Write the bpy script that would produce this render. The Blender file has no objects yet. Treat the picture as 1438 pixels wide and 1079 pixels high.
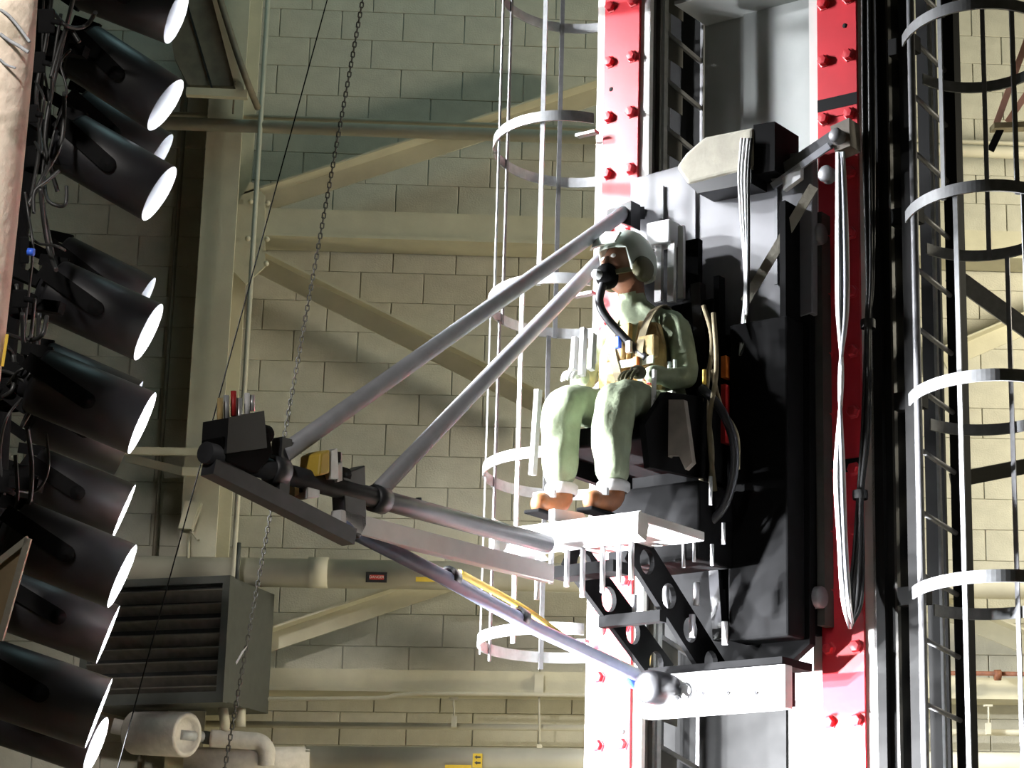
import bpy, bmesh, math, random
from mathutils import Vector, Matrix, Quaternion
random.seed(7)
R = math.radians
scn = bpy.context.scene
COL = scn.collection
V = Vector

# ------------------------------------------------------------------ camera (metres; wall is the plane y = YW)
F, PX, PY = 3204.0, 1055.0, 540.0
A, PT, TH = R(5.44), R(15.2), R(31.2)
sa, ca, sp, cp = math.sin(A), math.cos(A), math.sin(PT), math.cos(PT)
CAM = V((0, 0, 1.6))
fw = V((sa*cp, ca*cp, sp)); ri = V((ca, -sa, 0)); up = V((-sa*sp, -ca*sp, cp))
cam_d = bpy.data.cameras.new('camera'); cam = bpy.data.objects.new('camera', cam_d); COL.objects.link(cam)
cam_d.sensor_width = 36; cam_d.lens = F/1438*36; cam_d.shift_x = -(PX-719)/1438
cam_d.clip_start = .05; cam_d.clip_end = 200
cam.matrix_world = Matrix.Translation(CAM) @ Matrix((ri, up, -fw)).transposed().to_4x4()
scn.camera = cam

# ------------------------------------------------------------------ world, lights, exposure
scn.view_settings.view_transform = 'Standard'; scn.view_settings.look = 'None'
scn.view_settings.gamma = 1; scn.view_settings.use_curve_mapping = False
scn.view_settings.exposure = 0.0
w = bpy.data.worlds.new('world'); scn.world = w; w.use_nodes = True
bgn = w.node_tree.nodes['Background']
bgn.inputs[0].default_value = (1.0, .92, .62, 1); bgn.inputs[1].default_value = .02

def area(name, loc, target, size, power, color):
    d = bpy.data.lights.new(name, 'AREA'); d.shape = 'DISK'; d.size = size; d.energy = power; d.color = color
    o = bpy.data.objects.new(name, d); COL.objects.link(o)
    o.location = loc; o.rotation_euler = (V(target)-V(loc)).to_track_quat('-Z', 'Y').to_euler(); return o
area('skylight', (-.5, 11.2, 11.0), (-.4, 14.0, 5.5), 2.0, 40, (.58, .97, 1.0))
area('bay_lamp_right', (5.6, 11.5, 6.0), (3.6, 14.3, 5.0), 1.0, 280, (1.0, .93, .74))
area('fill_lamp_centre', (1.1, 11.0, 8.3), (.7, 14.2, 2.6), 1.2, 11, (1.0, .93, .62))  # unseen lamp, added behind the tower to brighten the wall alone
area('fill_lamp_low', (1.0, 12.4, 1.0), (.8, 14.2, 2.9), 1.0, 48, (1.0, .91, .62))  # unseen lamp, added below the view to lift the lower wall
sb_ = bpy.data.lights.new('fill_spot_boom', 'SPOT'); sb_.energy = 330; sb_.spot_size = R(32); sb_.spot_blend = .8; sb_.shadow_soft_size = .2; sb_.color = (1.0, .96, .90)  # fill light added for the boom, with no visible source
sbo_ = bpy.data.objects.new('fill_spot_boom', sb_); COL.objects.link(sbo_); sbo_.location = (-2.4, 3.4, 5.6)
sbo_.rotation_euler = (V((-.75, 8.5, 3.3))-sbo_.location).to_track_quat('-Z', 'Y').to_euler()
sd_ = bpy.data.lights.new('fill_spot_left', 'SPOT'); sd_.energy = 1300; sd_.spot_size = R(34); sd_.spot_blend = .6; sd_.shadow_soft_size = .2; sd_.color = (1.0, .95, .88)  # added spot without a known source, brightens the tan post
so_ = bpy.data.objects.new('fill_spot_left', sd_); COL.objects.link(so_); so_.location = (-2.9, 4.6, 6.4)
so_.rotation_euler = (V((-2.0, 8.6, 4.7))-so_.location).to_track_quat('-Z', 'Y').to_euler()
LAMP_W = 900

# ------------------------------------------------------------------ where things stand
def ray(x, y): return fw + ri*((x-PX)/F) + up*((PY-y)/F)
def P(x, y, Z): return CAM + ray(x, y)*Z
YW = P(550, 600, 14.56).y
def WP(x, y, off=0):
    r = ray(x, y); return CAM + r*((YW-off)/r.y)
B = TH + A
tv = V((math.cos(B), -math.sin(B), 0)); nv = V((-math.sin(B), -math.cos(B), 0))      # along the tower's face, out of its face
O = P(1025, 540, 10.7)
def T(u, w_, z): return V((O.x, O.y, 0)) + tv*u + nv*w_ + V((0, 0, z))
def loc_(q): d = q-O; return (d.dot(tv), d.dot(nv), q.z)
def TW(x, y, w_):
    r = ray(x, y); k = (w_-(CAM-O).dot(nv))/r.dot(nv); return loc_(CAM+r*k)
def TU(x, y, u):
    r = ray(x, y); k = (u-(CAM-O).dot(tv))/r.dot(tv); return loc_(CAM+r*k)
def TP(x, y, w_): return T(*TW(x, y, w_))
def px_of(p):
    d = p-CAM; Z = d.dot(fw); return PX + F*d.dot(ri)/Z, PY - F*d.dot(up)/Z

# ------------------------------------------------------------------ materials
def mat(name, col, rough=.6, metal=0, var=.12, scale=14, bump=.0, bscale=60, spec=.5, col2=None, lo=.35, hi=.7):
    m = bpy.data.materials.new(name); m.use_nodes = True; nt = m.node_tree
    b = nt.nodes['Principled BSDF']; b.inputs['Roughness'].default_value = rough; b.inputs['Metallic'].default_value = metal
    b.inputs['Specular IOR Level'].default_value = spec
    tc = nt.nodes.new('ShaderNodeTexCoord')
    nz = nt.nodes.new('ShaderNodeTexNoise'); nz.inputs['Scale'].default_value = scale; nz.inputs['Detail'].default_value = 5
    nt.links.new(tc.outputs['Object'], nz.inputs['Vector'])
    rp = nt.nodes.new('ShaderNodeValToRGB')
    c2 = col2 or tuple(c*(1-var) for c in col); c1 = col if col2 else tuple(min(1, c*(1+var*.5)) for c in col)
    rp.color_ramp.elements[0].color = (*c2, 1); rp.color_ramp.elements[1].color = (*c1, 1)
    rp.color_ramp.elements[0].position = lo; rp.color_ramp.elements[1].position = hi
    nt.links.new(nz.outputs['Fac'], rp.inputs['Fac']); nt.links.new(rp.outputs['Color'], b.inputs['Base Color'])
    if bump:
        n2 = nt.nodes.new('ShaderNodeTexNoise'); n2.inputs['Scale'].default_value = bscale; n2.inputs['Detail'].default_value = 6
        nt.links.new(tc.outputs['Object'], n2.inputs['Vector'])
        bp = nt.nodes.new('ShaderNodeBump'); bp.inputs['Strength'].default_value = bump; bp.inputs['Distance'].default_value = .01
        nt.links.new(n2.outputs['Fac'], bp.inputs['Height']); nt.links.new(bp.outputs['Normal'], b.inputs['Normal'])
    return m
def emit(name, col, s):
    m = bpy.data.materials.new(name); m.use_nodes = True
    b = m.node_tree.nodes['Principled BSDF']; b.inputs['Base Color'].default_value = (*col, 1)
    b.inputs['Emission Color'].default_value = (*col, 1); b.inputs['Emission Strength'].default_value = s; return m
M = dict(
 block=mat('painted_block', (.50, .48, .39), .75, var=.10, scale=9, bump=.35, bscale=90),
 joint=mat('painted_joint', (.48, .46, .39), .85, bump=.3),
 steelpaint=mat('cream_painted_steel', (.52, .49, .36), .55, var=.10, scale=6, bump=.08),
 pipe=mat('cream_painted_pipe', (.54, .51, .40), .5, var=.12, scale=5),
 whitepipe=mat('white_insulation', (.62, .58, .53), .8, var=.12, scale=20, bump=.3),
 floor=mat('concrete_floor', (.42, .37, .26), .7, var=.25, scale=3, bump=.1),
 heater=mat('grey_heater_paint', (.062, .066, .058), .5, var=.15),
 louvre=mat('brown_grey_louvre', (.075, .068, .056), .6, var=.25, scale=20),
 shadedark=mat('dark_shade_paint', (.016, .016, .016), .7, spec=.1),  # near-black that puts shade into dark tower parts the lamps would overlight
 dark=mat('black_void', (.006, .006, .006), .9),
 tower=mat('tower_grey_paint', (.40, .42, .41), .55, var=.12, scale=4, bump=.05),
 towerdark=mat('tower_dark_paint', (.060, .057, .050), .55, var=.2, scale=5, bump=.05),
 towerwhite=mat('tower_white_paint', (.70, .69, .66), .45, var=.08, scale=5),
 red=mat('red_enamel', (.62, .028, .042), .42, var=.10, scale=6, bump=.05, bscale=35),
 tape=mat('black_tape', (.005, .005, .006), .7, spec=.15),
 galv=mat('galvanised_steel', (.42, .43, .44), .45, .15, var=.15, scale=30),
 galvdim=mat('dimmed_galvanised', (.17, .175, .18), .55, .1, var=.15, scale=30),  # darker copy of galv, weaker light put into the right cage's colour
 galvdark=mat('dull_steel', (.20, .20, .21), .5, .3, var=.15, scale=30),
 black=mat('black_paint', (.008, .008, .010), .42, var=.3, scale=12),
 blackmatte=mat('black_matte', (.0035, .0035, .0038), .85, var=.3, scale=12, spec=.08),
 rubber=mat('black_cable', (.012, .012, .012), .5),
 canin=mat('white_reflector', (.10, .104, .112), .5, var=.03),
 bark=mat('peeling_tan_wrap', (.66, .56, .47), .85, scale=6, bump=1.0, bscale=16, col2=(.40, .34, .27), lo=.38, hi=.50),
 pale=mat('pale_wrap_edge', (.26, .27, .29), .8, bump=.6),
 ply=mat('plywood', (.35, .26, .15), .7, var=.2, scale=12),
 panel=mat('grey_panel', (.17, .17, .185), .5, var=.15, scale=3),
 canvas=mat('ivory_canvas', (.36, .34, .28), .9, var=.15, scale=10, bump=.3),
 white=mat('white_enamel', (.75, .75, .76), .4, var=.06),
 alu=mat('bare_aluminium', (.62, .62, .64), .35, .5, var=.12, scale=25),
 boomgrey=mat('grey_tube_paint', (.40, .41, .45), .5, .0, var=.1),
 boomblue=mat('blue_grey_tube', (.20, .23, .34), .45, .1, var=.15),
 boomblack=mat('charcoal_tube', (.035, .036, .042), .45, .1, var=.3),
 yellow=mat('yellow_rubber', (.62, .42, .06), .5, var=.1),
 yellowbright=mat('yellow_hose', (.80, .62, .03), .45, var=.1),
 blue=mat('blue_fitting', (.03, .10, .55), .4),
 redpart=mat('red_paint', (.45, .02, .02), .5),
 orange=mat('orange_tag', (.75, .18, .03), .5),
 suit=mat('sage_flight_suit', (.28, .33, .22), .85, var=.25, scale=9, bump=.5, bscale=28),
 skin=mat('brown_skin', (.20, .085, .045), .55, var=.1),
 vest=mat('tan_survival_vest', (.50, .36, .16), .85, var=.3, scale=18, bump=.4),
 strap=mat('pale_webbing', (.55, .58, .50), .85, var=.2, scale=30),
 helmet=mat('pale_green_helmet', (.55, .62, .56), .35, var=.1),
 olive=mat('olive_ear_cup', (.085, .08, .04), .6, var=.2),
 taupe=mat('taupe_side_panel', (.19, .165, .135), .7, var=.2),
 boot=mat('brown_leather', (.27, .095, .03), .5, var=.3, scale=18),
 sock=mat('white_cloth', (.62, .62, .62), .9, var=.1),
 webbing=mat('khaki_strap', (.24, .20, .12), .85, var=.2),
 eye=mat('eye_white', (.7, .7, .68), .3),
 rust=mat('rusty_pipe', (.20, .07, .03), .7, var=.4, scale=25),
 rail=mat('brown_tray_paint', (.17, .145, .10), .6, var=.2),
 pink=mat('faded_red_steel', (.42, .22, .17), .6, var=.2),
 label_red=mat('danger_red', (.5, .03, .02), .5), label_white=mat('label_white', (.7, .68, .62), .5),
 label_black=mat('label_black', (.01, .01, .01), .5), label_yellow=mat('label_yellow', (.65, .45, .02), .5),
 bulb=emit('lit_bulb', (.95, .95, 1.0), 6.0),
)

# ------------------------------------------------------------------ mesh builder
def ortho(d):
    d = d.normalized(); a = V((0, 0, 1)) if abs(d.z) < .9 else V((1, 0, 0))
    x = d.cross(a).normalized(); return x, d.cross(x).normalized(), d
class MB:
    def __init__(s): s.bm = bmesh.new()
    def face(s, vs, smooth=False):
        try: f = s.bm.faces.new(vs); f.smooth = smooth
        except ValueError: pass
    def hexa(s, p):                        # 8 points: bottom 4 then top 4
        v = [s.bm.verts.new(q) for q in p]
        for i in ((0, 1, 2, 3), (4, 5, 6, 7), (0, 1, 5, 4), (1, 2, 6, 5), (2, 3, 7, 6), (3, 0, 4, 7)): s.face([v[k] for k in i])
        return s
    def tbox(s, u0, u1, w0, w1, z0, z1):   # box in the tower's own axes
        return s.hexa([T(u0, w0, z0), T(u1, w0, z0), T(u1, w1, z0), T(u0, w1, z0), T(u0, w0, z1), T(u1, w0, z1), T(u1, w1, z1), T(u0, w1, z1)])
    def box(s, c, sx, sy, sz, rot=None):
        rot = rot or Matrix.Identity(3); c = V(c)
        q = [(-1, -1, -1), (1, -1, -1), (1, 1, -1), (-1, 1, -1), (-1, -1, 1), (1, -1, 1), (1, 1, 1), (-1, 1, 1)]
        return s.hexa([c + rot @ V((a*sx/2, b*sy/2, d*sz/2)) for a, b, d in q])
    def bar(s, p, q, wid, hei, upv=V((0, 0, 1))):   # rectangular bar p to q; hei along upv
        p, q = V(p), V(q); d = (q-p).normalized(); x = d.cross(upv).normalized(); y = x.cross(d).normalized()
        a, b = x*wid/2, y*hei/2
        return s.hexa([p-a-b, p+a-b, p+a+b, p-a+b, q-a-b, q+a-b, q+a+b, q-a+b])
    def prism(s, pts, ext):
        v = [s.bm.verts.new(p) for p in pts]; w2 = [s.bm.verts.new(V(p)+ext) for p in pts]; n = len(pts)
        s.face(v); s.face(w2[::-1])
        for i in range(n): s.face([v[i], v[(i+1) % n], w2[(i+1) % n], w2[i]])
        return s
    def tube(s, pts, r, n=10, caps=True, closed=False):
        pts = [V(p) for p in pts]; N = len(pts); rings = []; x = None
        rr = r if isinstance(r, (list, tuple)) else [r]*N
        for i in range(N):
            if closed: d = pts[(i+1) % N]-pts[i-1]
            else: d = (pts[min(i+1, N-1)]-pts[max(i-1, 0)])
            d = d.normalized()
            if x is None: x = ortho(d)[0]
            x = (x - d*x.dot(d)).normalized(); y = d.cross(x)
            rings.append([s.bm.verts.new(pts[i]+(x*math.cos(2*math.pi*k/n)+y*math.sin(2*math.pi*k/n))*rr[i]) for k in range(n)])
        for i in range(N if closed else N-1):
            a, b = rings[i], rings[(i+1) % N]
            for k in range(n): s.face([a[k], a[(k+1) % n], b[(k+1) % n], b[k]], True)
        if caps and not closed: s.face(rings[0][::-1]); s.face(rings[-1])
        return s
    def lathe(s, prof, o, d, n=32, sy=1.0, smooth=True):       # prof: (r, h) along d
        x, y, d = ortho(V(d)); o = V(o); rings = []
        for r, h in prof:
            if r < 1e-5: rings.append([s.bm.verts.new(o+d*h)])
            else: rings.append([s.bm.verts.new(o+d*h+(x*math.cos(2*math.pi*k/n)+y*math.sin(2*math.pi*k/n)*sy)*r) for k in range(n)])
        for a, b in zip(rings, rings[1:]):
            for k in range(n):
                if len(a) == 1 and len(b) == 1: continue
                if len(a) == 1: s.face([a[0], b[(k+1) % n], b[k]], smooth)
                elif len(b) == 1: s.face([a[k], a[(k+1) % n], b[0]], smooth)
                else: s.face([a[k], a[(k+1) % n], b[(k+1) % n], b[k]], smooth)
        return s
    def ell(s, c, ax, ay, az, n=18, m=10):          # ellipsoid from three half-axis vectors
        c = V(c); rings = []
        for i in range(m+1):
            th = math.pi*i/m
            if i in (0, m): rings.append([s.bm.verts.new(c+az*math.cos(th))])
            else: rings.append([s.bm.verts.new(c+az*math.cos(th)+(ax*math.cos(2*math.pi*k/n)+ay*math.sin(2*math.pi*k/n))*math.sin(th)) for k in range(n)])
        for a, b in zip(rings, rings[1:]):
            for k in range(n):
                if len(a) == 1: s.face([a[0], b[k], b[(k+1) % n]], True)
                elif len(b) == 1: s.face([a[k], b[0], a[(k+1) % n]], True)
                else: s.face([a[k], b[k], b[(k+1) % n], a[(k+1) % n]], True)
        return s
    def bevel(s, off, seg=2):
        bmesh.ops.bevel(s.bm, geom=[e for e in s.bm.edges], offset=off, segments=seg, affect='EDGES', profile=.5, clamp_overlap=True); return s
    def build(s, name, m, parent=None):
        bmesh.ops.recalc_face_normals(s.bm, faces=s.bm.faces)
        me = bpy.data.meshes.new(name); s.bm.to_mesh(me); s.bm.free()
        xs = [v.co for v in me.vertices]
        c = V([(min(v[i] for v in xs)+max(v[i] for v in xs))/2 for i in range(3)])
        me.transform(Matrix.Translation(-c)); me.materials.append(M[m] if isinstance(m, str) else m)
        return link(name, me, c, parent)
def wloc(o):
    v = V((0, 0, 0))
    while o: v = v + o.location; o = o.parent
    return v
def link(name, me, c, parent=None, rot=None):
    o = bpy.data.objects.new(name, me); COL.objects.link(o)
    if parent: o.parent = parent; o.location = V(c)-wloc(parent)
    else: o.location = c
    if rot is not None: o.rotation_mode = 'QUATERNION'; o.rotation_quaternion = rot
    return o
def tag(o, label, cat, group=None, kind=None):
    o['label'] = label; o['category'] = cat
    if group: o['group'] = group
    if kind: o['kind'] = kind
    return o
def thing(name, loc, label, cat, group=None):
    o = bpy.data.objects.new(name, None); COL.objects.link(o); o.location = loc; o.empty_display_size = .1
    return tag(o, label, cat, group)
def spline(pts, sub=8):
    pts = [V(p) for p in pts]; out = []
    for i in range(len(pts)-1):
        p0, p1, p2, p3 = pts[max(i-1, 0)], pts[i], pts[i+1], pts[min(i+2, len(pts)-1)]
        for k in range(sub):
            t = k/sub
            out.append(.5*((2*p1)+(p2-p0)*t+(2*p0-5*p1+4*p2-p3)*t*t+(3*p1-p0-3*p2+p3)*t**3))
    out.append(pts[-1]); return out

# ------------------------------------------------------------------ setting: floor, wall of blocks
fl = MB().box((1, 7.2, -.05), 30, 15, .1).build('floor', 'floor'); fl['kind'] = 'structure'
wb = MB().box((1, YW+.11, 6), 30, .2, 12).build('wall_back', 'joint'); wb['kind'] = 'structure'
BW, BH, GAP = .4064, .2032, .006
def block_verts(x0, x1, z0, z1):
    c = .003
    back = [(x0, .03, z0), (x1, .03, z0), (x1, .03, z1), (x0, .03, z1)]
    mid = [(x0, c, z0), (x1, c, z0), (x1, c, z1), (x0, c, z1)]
    fr = [(x0+c, 0, z0+c), (x1-c, 0, z0+c), (x1-c, 0, z1-c), (x0+c, 0, z1-c)]
    return back+mid+fr, [(8, 9, 10, 11)]+[(4+i, 4+(i+1) % 4, 8+(i+1) % 4, 8+i) for i in range(4)]+[(i, (i+1) % 4, 4+(i+1) % 4, 4+i) for i in range(4)]
vv, ff = block_verts(-BW/2+GAP/2, BW/2-GAP/2, -BH/2+GAP/5, BH/2-GAP/5)
bme = bpy.data.meshes.new('block'); bme.from_pydata(vv, [], ff); bme.materials.append(M['block'])
x_ref, z_ref = WP(497.5, 577).x, WP(550, 597.5).z       # one joint and one course line
cells = []
for r in range(-14, 20):
    for c in range(-16, 20):
        x = x_ref + (c + .5 + (.5 if r % 2 else 0))*BW; z = z_ref + (r+.5)*BH
        if -6 < x < 7.5 and .2 < z < 9: cells.append((x, z))
def hidden(px, py):
    if not (-45 < px < 1480 and -20 < py < 1100): return True
    if px < -10 or px < 175 and py > 460 or 1000 < px < 1330 or (850 < px < 1000): return True
    if px < 60 : return True
    return False
seen = [(x, z) for x, z in cells if not hidden(*px_of(V((x, YW, z))))]
seen.sort(key=lambda q: abs(px_of(V((q[0], YW, q[1])))[1]-540)); seen_set = set(seen[:300])
sv, sf = [], []
for x, z in cells:
    if (x, z) in seen_set:
        link('block', bme, (x, YW-.006+random.uniform(-.0015, .0015), z), wb)
    else:
        b0 = len(sv); sv += [(a+x, b+YW-.006, d+z) for a, b, d in vv]; sf += [tuple(i+b0 for i in f) for f in ff]
me = bpy.data.meshes.new('block_field'); me.from_pydata(sv, [], sf); me.materials.append(M['block'])
bf = link('block_field', me, (0, 0, 0), wb); bf['kind'] = 'stuff'

# ------------------------------------------------------------------ steelwork and pipes on the wall
yv = V((0, 1, 0))
def wbox(x0, y0, x1, y1, off0, off1):       # box on the wall, front face spanning the two corners, from off1 (front) back to off0
    a, b = WP(x0, y0, off1), WP(x1, y1, off1)
    return MB().hexa([V((X, Y, Z)) for Z in (a.z, b.z) for X, Y in ((a.x, YW-off0), (b.x, YW-off0), (b.x, YW-off1), (a.x, YW-off1))])
col = thing('wall_column', V((WP(290, 600, .4).x, YW-.3, 0)), 'cream painted steel column standing against the block wall behind the lamps', 'column')
xc0, xc1 = WP(276, 400, .46).x, WP(326, 400, .46).x
MB().hexa([V((X, YW-o, Z)) for Z in (0, 9) for X, o in ((xc0, .43), (xc1, .43), (xc1, .46), (xc0, .46))]).build('front_flange', 'steelpaint', col)
MB().hexa([V((X, YW-o, Z)) for Z in (0, 9) for X, o in ((xc0, .06), (xc1+.03, .06), (xc1+.03, .10), (xc0, .10))]).build('back_flange', 'steelpaint', col)
xm = (xc0+xc1)/2
MB().hexa([V((X, YW-o, Z)) for Z in (0, 9) for X, o in ((xm-.012, .10), (xm+.012, .10), (xm+.012, .43), (xm-.012, .43))]).build('web', 'steelpaint', col)
def vstrip(px, py, off, wid, name, label, cat, m='pipe', r=None):
    p = WP(px, py, off)
    return tag(MB().tube([V((p.x, p.y, 0)), V((p.x, p.y, 9))], wid, 10).build(name, m), label, cat)
vstrip(243, 400, .07, .014, 'conduit', 'thin vertical conduit on the shaded wall left of the cream column', 'conduit', 'rail')
vstrip(352, 400, .55, .016, 'conduit', 'slim pale vertical conduit standing just right of the cream column', 'conduit', 'pipe')
def beam(y0, y1, label, x0=318, x1=2500, sl=.028):
    xm_ = 700
    ya, yb = y0+(x0-xm_)*sl, y0+(x1-xm_)*sl
    a, b = WP(xm_, y0, .32), WP(xm_, y1, .32)
    X0, X1 = WP(x0, y0, .32).x, WP(x1, y0, .32).x
    root = thing('wall_beam', V(((X0+X1)/2, YW-.2, b.z)), label, 'beam', None)
    MB().hexa([V((X, YW-o, Z)) for Z in (b.z+.02, a.z) for X, o in ((X0, .28), (X1, .28), (X1, .31), (X0, .31))]).build('web', 'steelpaint', root)
    MB().hexa([V((X, YW-o, Z)) for Z in (b.z, b.z+.02) for X, o in ((X0, .03), (X1, .03), (X1, .32), (X0, .32))]).build('bottom_flange', 'steelpaint', root)
    MB().hexa([V((X, YW-o, Z)) for Z in (a.z-.02, a.z) for X, o in ((X0, .03), (X1, .03), (X1, .28), (X0, .28))]).build('top_flange', 'steelpaint', root)
    return root
b1 = beam(302, 341, 'cream steel wall beam running level with the seated person\'s helmet')
b2 = beam(943, 974, 'cream steel wall beam low down, passing behind the lowest cage hoop')
# gusset at the joint
g = WP(345, 300, .34)
MB().prism([WP(326, 300, .33), WP(352, 255, .33), WP(372, 275, .33), WP(372, 290, .33), WP(372, 375, .33), WP(345, 400, .33), WP(326, 380, .33)], yv*.02).build('gusset', 'steelpaint', b1)
for bx, by in ((352, 284), (376, 286), (348, 336), (375, 337), (374, 371)):
    q = WP(bx, by, .35); MB().lathe([(.0, .02), (.016, .018), (.018, 0)], q, V((0, -1, 0)), 8).build('bolt', 'steelpaint', b1)
def brace(x0, y0, x1, y1, lab, off=.20, leg=.11, m='steelpaint'):
    a, b = WP(x0, y0, off), WP(x1, y1, off); d = (b-a).normalized(); n_ = V((-d.z, 0, d.x)); n_ = n_ if n_.z > 0 else -n_
    root = thing('cross_brace', (a+b)/2, lab, 'brace', None)
    o = -n_*leg
    MB().hexa([a, b, b+o, a+o, a+yv*.012, b+yv*.012, b+o+yv*.012, a+o+yv*.012]).build('web', m, root)
    f = V((0, -.13, 0)); k = n_*.012
    MB().hexa([a, b, b+f, a+f, a+k, b+k, b+f+k, a+f+k]).build('flange', m, root)
brace(345, 283, 850, 120, 'angle iron brace rising from the column joint to the tower top, above the wall beam')
brace(352, 353, 800, 578, 'angle iron brace falling from the column joint behind the grey struts')
brace(350, 900, 830, 740, 'angle iron brace rising from beside the louvred heater, above the lowest beam')
brace(1320, 497, 1560, 395, 'angle iron brace rising to the right, seen through the right cage between its middle hoops', m='steelpaint')
brace(1310, 838, 1620, 971, 'angle iron brace falling to the right behind the lowest hoop of the right cage')
def hpipe(x, y, off, r, label, x0=-120, x1=2500, m='pipe', name='wall_pipe'):
    p = WP(x, y, off); a, b = WP(x0, y, off), WP(x1, y, off)
    return tag(MB().tube([V((a.x, p.y, p.z)), V((b.x, p.y, p.z))], r, 14).build(name, m), label, 'pipe')
hpipe(560, 172, .42, .016, 'thin cream wall pipe running just above the thicker upper pipe', 190)
hpipe(560, 185, .52, .042, 'thicker cream wall pipe crossing high up behind the top of the left cage', 190)
big = hpipe(560, 808, .45, .088, 'fat cream wall pipe with a red danger plate on it', 150)
hpipe(700, 1022, .25, .020, 'thin cream wall pipe hung under the lowest beam', 270)
low = hpipe(700, 1068, .55, .072, 'cream wall pipe with yellow arrow tape along the bottom edge of view', 430)
# collar on the fat pipe
q = WP(447, 805, .45); MB().tube([q-V((.06, 0, 0)), q+V((.06, 0, 0))], .096, 16).build('collar', 'pipe', big)
# markers
def plate(x0, y0, x1, y1, off, m, name, parent, th=.004):
    a, b = WP(x0, y0, off), WP(x1, y1, off)
    return MB().hexa([V((X, YW-o, Z)) for Z in (a.z, b.z) for X, o in ((a.x, off), (b.x, off), (b.x, off-th), (a.x, off-th))]).build(name, m, parent)
def lettering(txt, x, y, off, size, m, parent, name='lettering', roll=0):
    cu = bpy.data.curves.new(name, 'FONT'); cu.body = txt; cu.size = size; cu.extrude = .001; cu.align_x = 'CENTER'; cu.align_y = 'CENTER'
    o = bpy.data.objects.new(name, cu); COL.objects.link(o); bpy.context.view_layer.update()
    me = bpy.data.meshes.new_from_object(o.evaluated_get(bpy.context.evaluated_depsgraph_get())); bpy.data.objects.remove(o)
    me.materials.append(M[m]); me.transform(Matrix.Rotation(R(90), 4, 'X') @ Matrix.Rotation(roll, 4, 'Z'))
    return link(name, me, WP(x, y, off), parent)
sg = plate(514, 804, 543, 819, .548, 'label_black', 'danger_plate', None); tag(sg, 'small black and red DANGER plate on the fat cream pipe', 'sign')
plate(519, 808, 539, 815, .5485, 'label_red', 'red_panel', sg, .003)
lettering('DANGER', 529, 811.3, .5495, .022, 'label_white', sg)
yl = plate(584, 811, 611, 818, .548, 'label_yellow', 'pipe_label', None); tag(yl, 'small yellow label right of the danger plate on the fat pipe', 'label')
at = plate(664, 1059, 677, 1079, .628, 'label_yellow', 'arrow_tape', low)
for y in (1064, 1072):
    MB().prism([WP(666, y, .629), WP(670, y-2.5, .629), WP(670, y-1, .629), WP(675, y-1, .629), WP(675, y+1.5, .629), WP(670, y+1.5, .629), WP(670, y+3, .629)], yv*.001).build('arrow', 'label_black', low)
plate(625, 1075, 662, 1082, .628, 'label_yellow', 'pipe_label', low)
# conduit under the low beam, with hangers
cd = tag(MB().tube(spline([WP(350, 983, .36), WP(470, 982, .36), WP(535, 981, .36), WP(560, 977, .36), WP(620, 975, .36), WP(860, 978, .36)]), .013, 8).build('conduit', 'pipe'), 'thin bent conduit along the lower edge of the lowest beam', 'conduit')
def hanger(px, y0, y1, ytop, label):
    root = thing('pipe_hanger', WP(px, (y0+y1)/2, .3), label, 'hanger')
    a, b = WP(px, y0, .34), WP(px+1, y1, .30)
    MB().tube([a, b], .006, 8).build('rod', 'pipe', root)
    plate(px-6, ytop, px+6, y0, .345, 'pipe', 'bracket', root, .03)
    plate(px-3, y1-14, px+4, y1+2, .33, 'pipe', 'turnbuckle', root, .04)
hanger(757, 975, 1060, 948, 'slim rod hanger under the lowest beam below the left cage')
hanger(637, 984, 1020, 980, 'short rod hanger left of the cage, holding the thin low pipe')
hanger(1388, 993, 1030, 990, 'short pale rod hanger at the lower right holding the thin low pipe')
rp = hpipe(1400, 947, .40, .014, 'thin rusty brown pipe at the lower right behind the cage', 1335, 2500, 'rust', 'rusty_pipe')
q = WP(1401, 949, .40); MB().tube([q-V((.02, 0, 0)), q+V((.02, 0, 0))], .034, 10).build('clamp', 'rust', rp)
# strut bracket beside column and little folded bracket
sb = thing('strut_bracket', WP(250, 640, .3), 'cream strut bracket jutting left from the wall column below the middle lamps', 'bracket')
MB().bar(WP(165, 634, .48), WP(330, 636, .48), .03, .045).build('strut', 'steelpaint', sb)
MB().bar(WP(178, 644, .35), WP(262, 664, .50), .03, .05).build('strut', 'steelpaint', sb)
MB().bar(WP(256, 663, .50), WP(300, 664, .50), .03, .05).build('strut', 'steelpaint', sb)
MB().bar(WP(299, 664, .50), WP(345, 645, .40), .03, .05).build('strut', 'steelpaint', sb)
fb = thing('folded_bracket', WP(262, 740, .48), 'small bent steel bracket on the front of the wall column under the boom tip', 'bracket')
MB().prism([WP(262, 706, .475), WP(282, 708, .475), WP(270, 746, .475), WP(252, 745, .475)], V((0, -.05, 0))).build('plate', 'steelpaint', fb)
MB().bar(WP(283, 708, .5), WP(269, 748, .5), .03, .012).build('lip', 'steelpaint', fb)
MB().bar(WP(268, 746, .5), WP(279, 759, .5), .03, .012).build('lip', 'steelpaint', fb)
MB().tube([WP(265, 752, .48), WP(264, 792, .50)], .010, 8).build('stem', 'steelpaint', fb)
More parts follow.
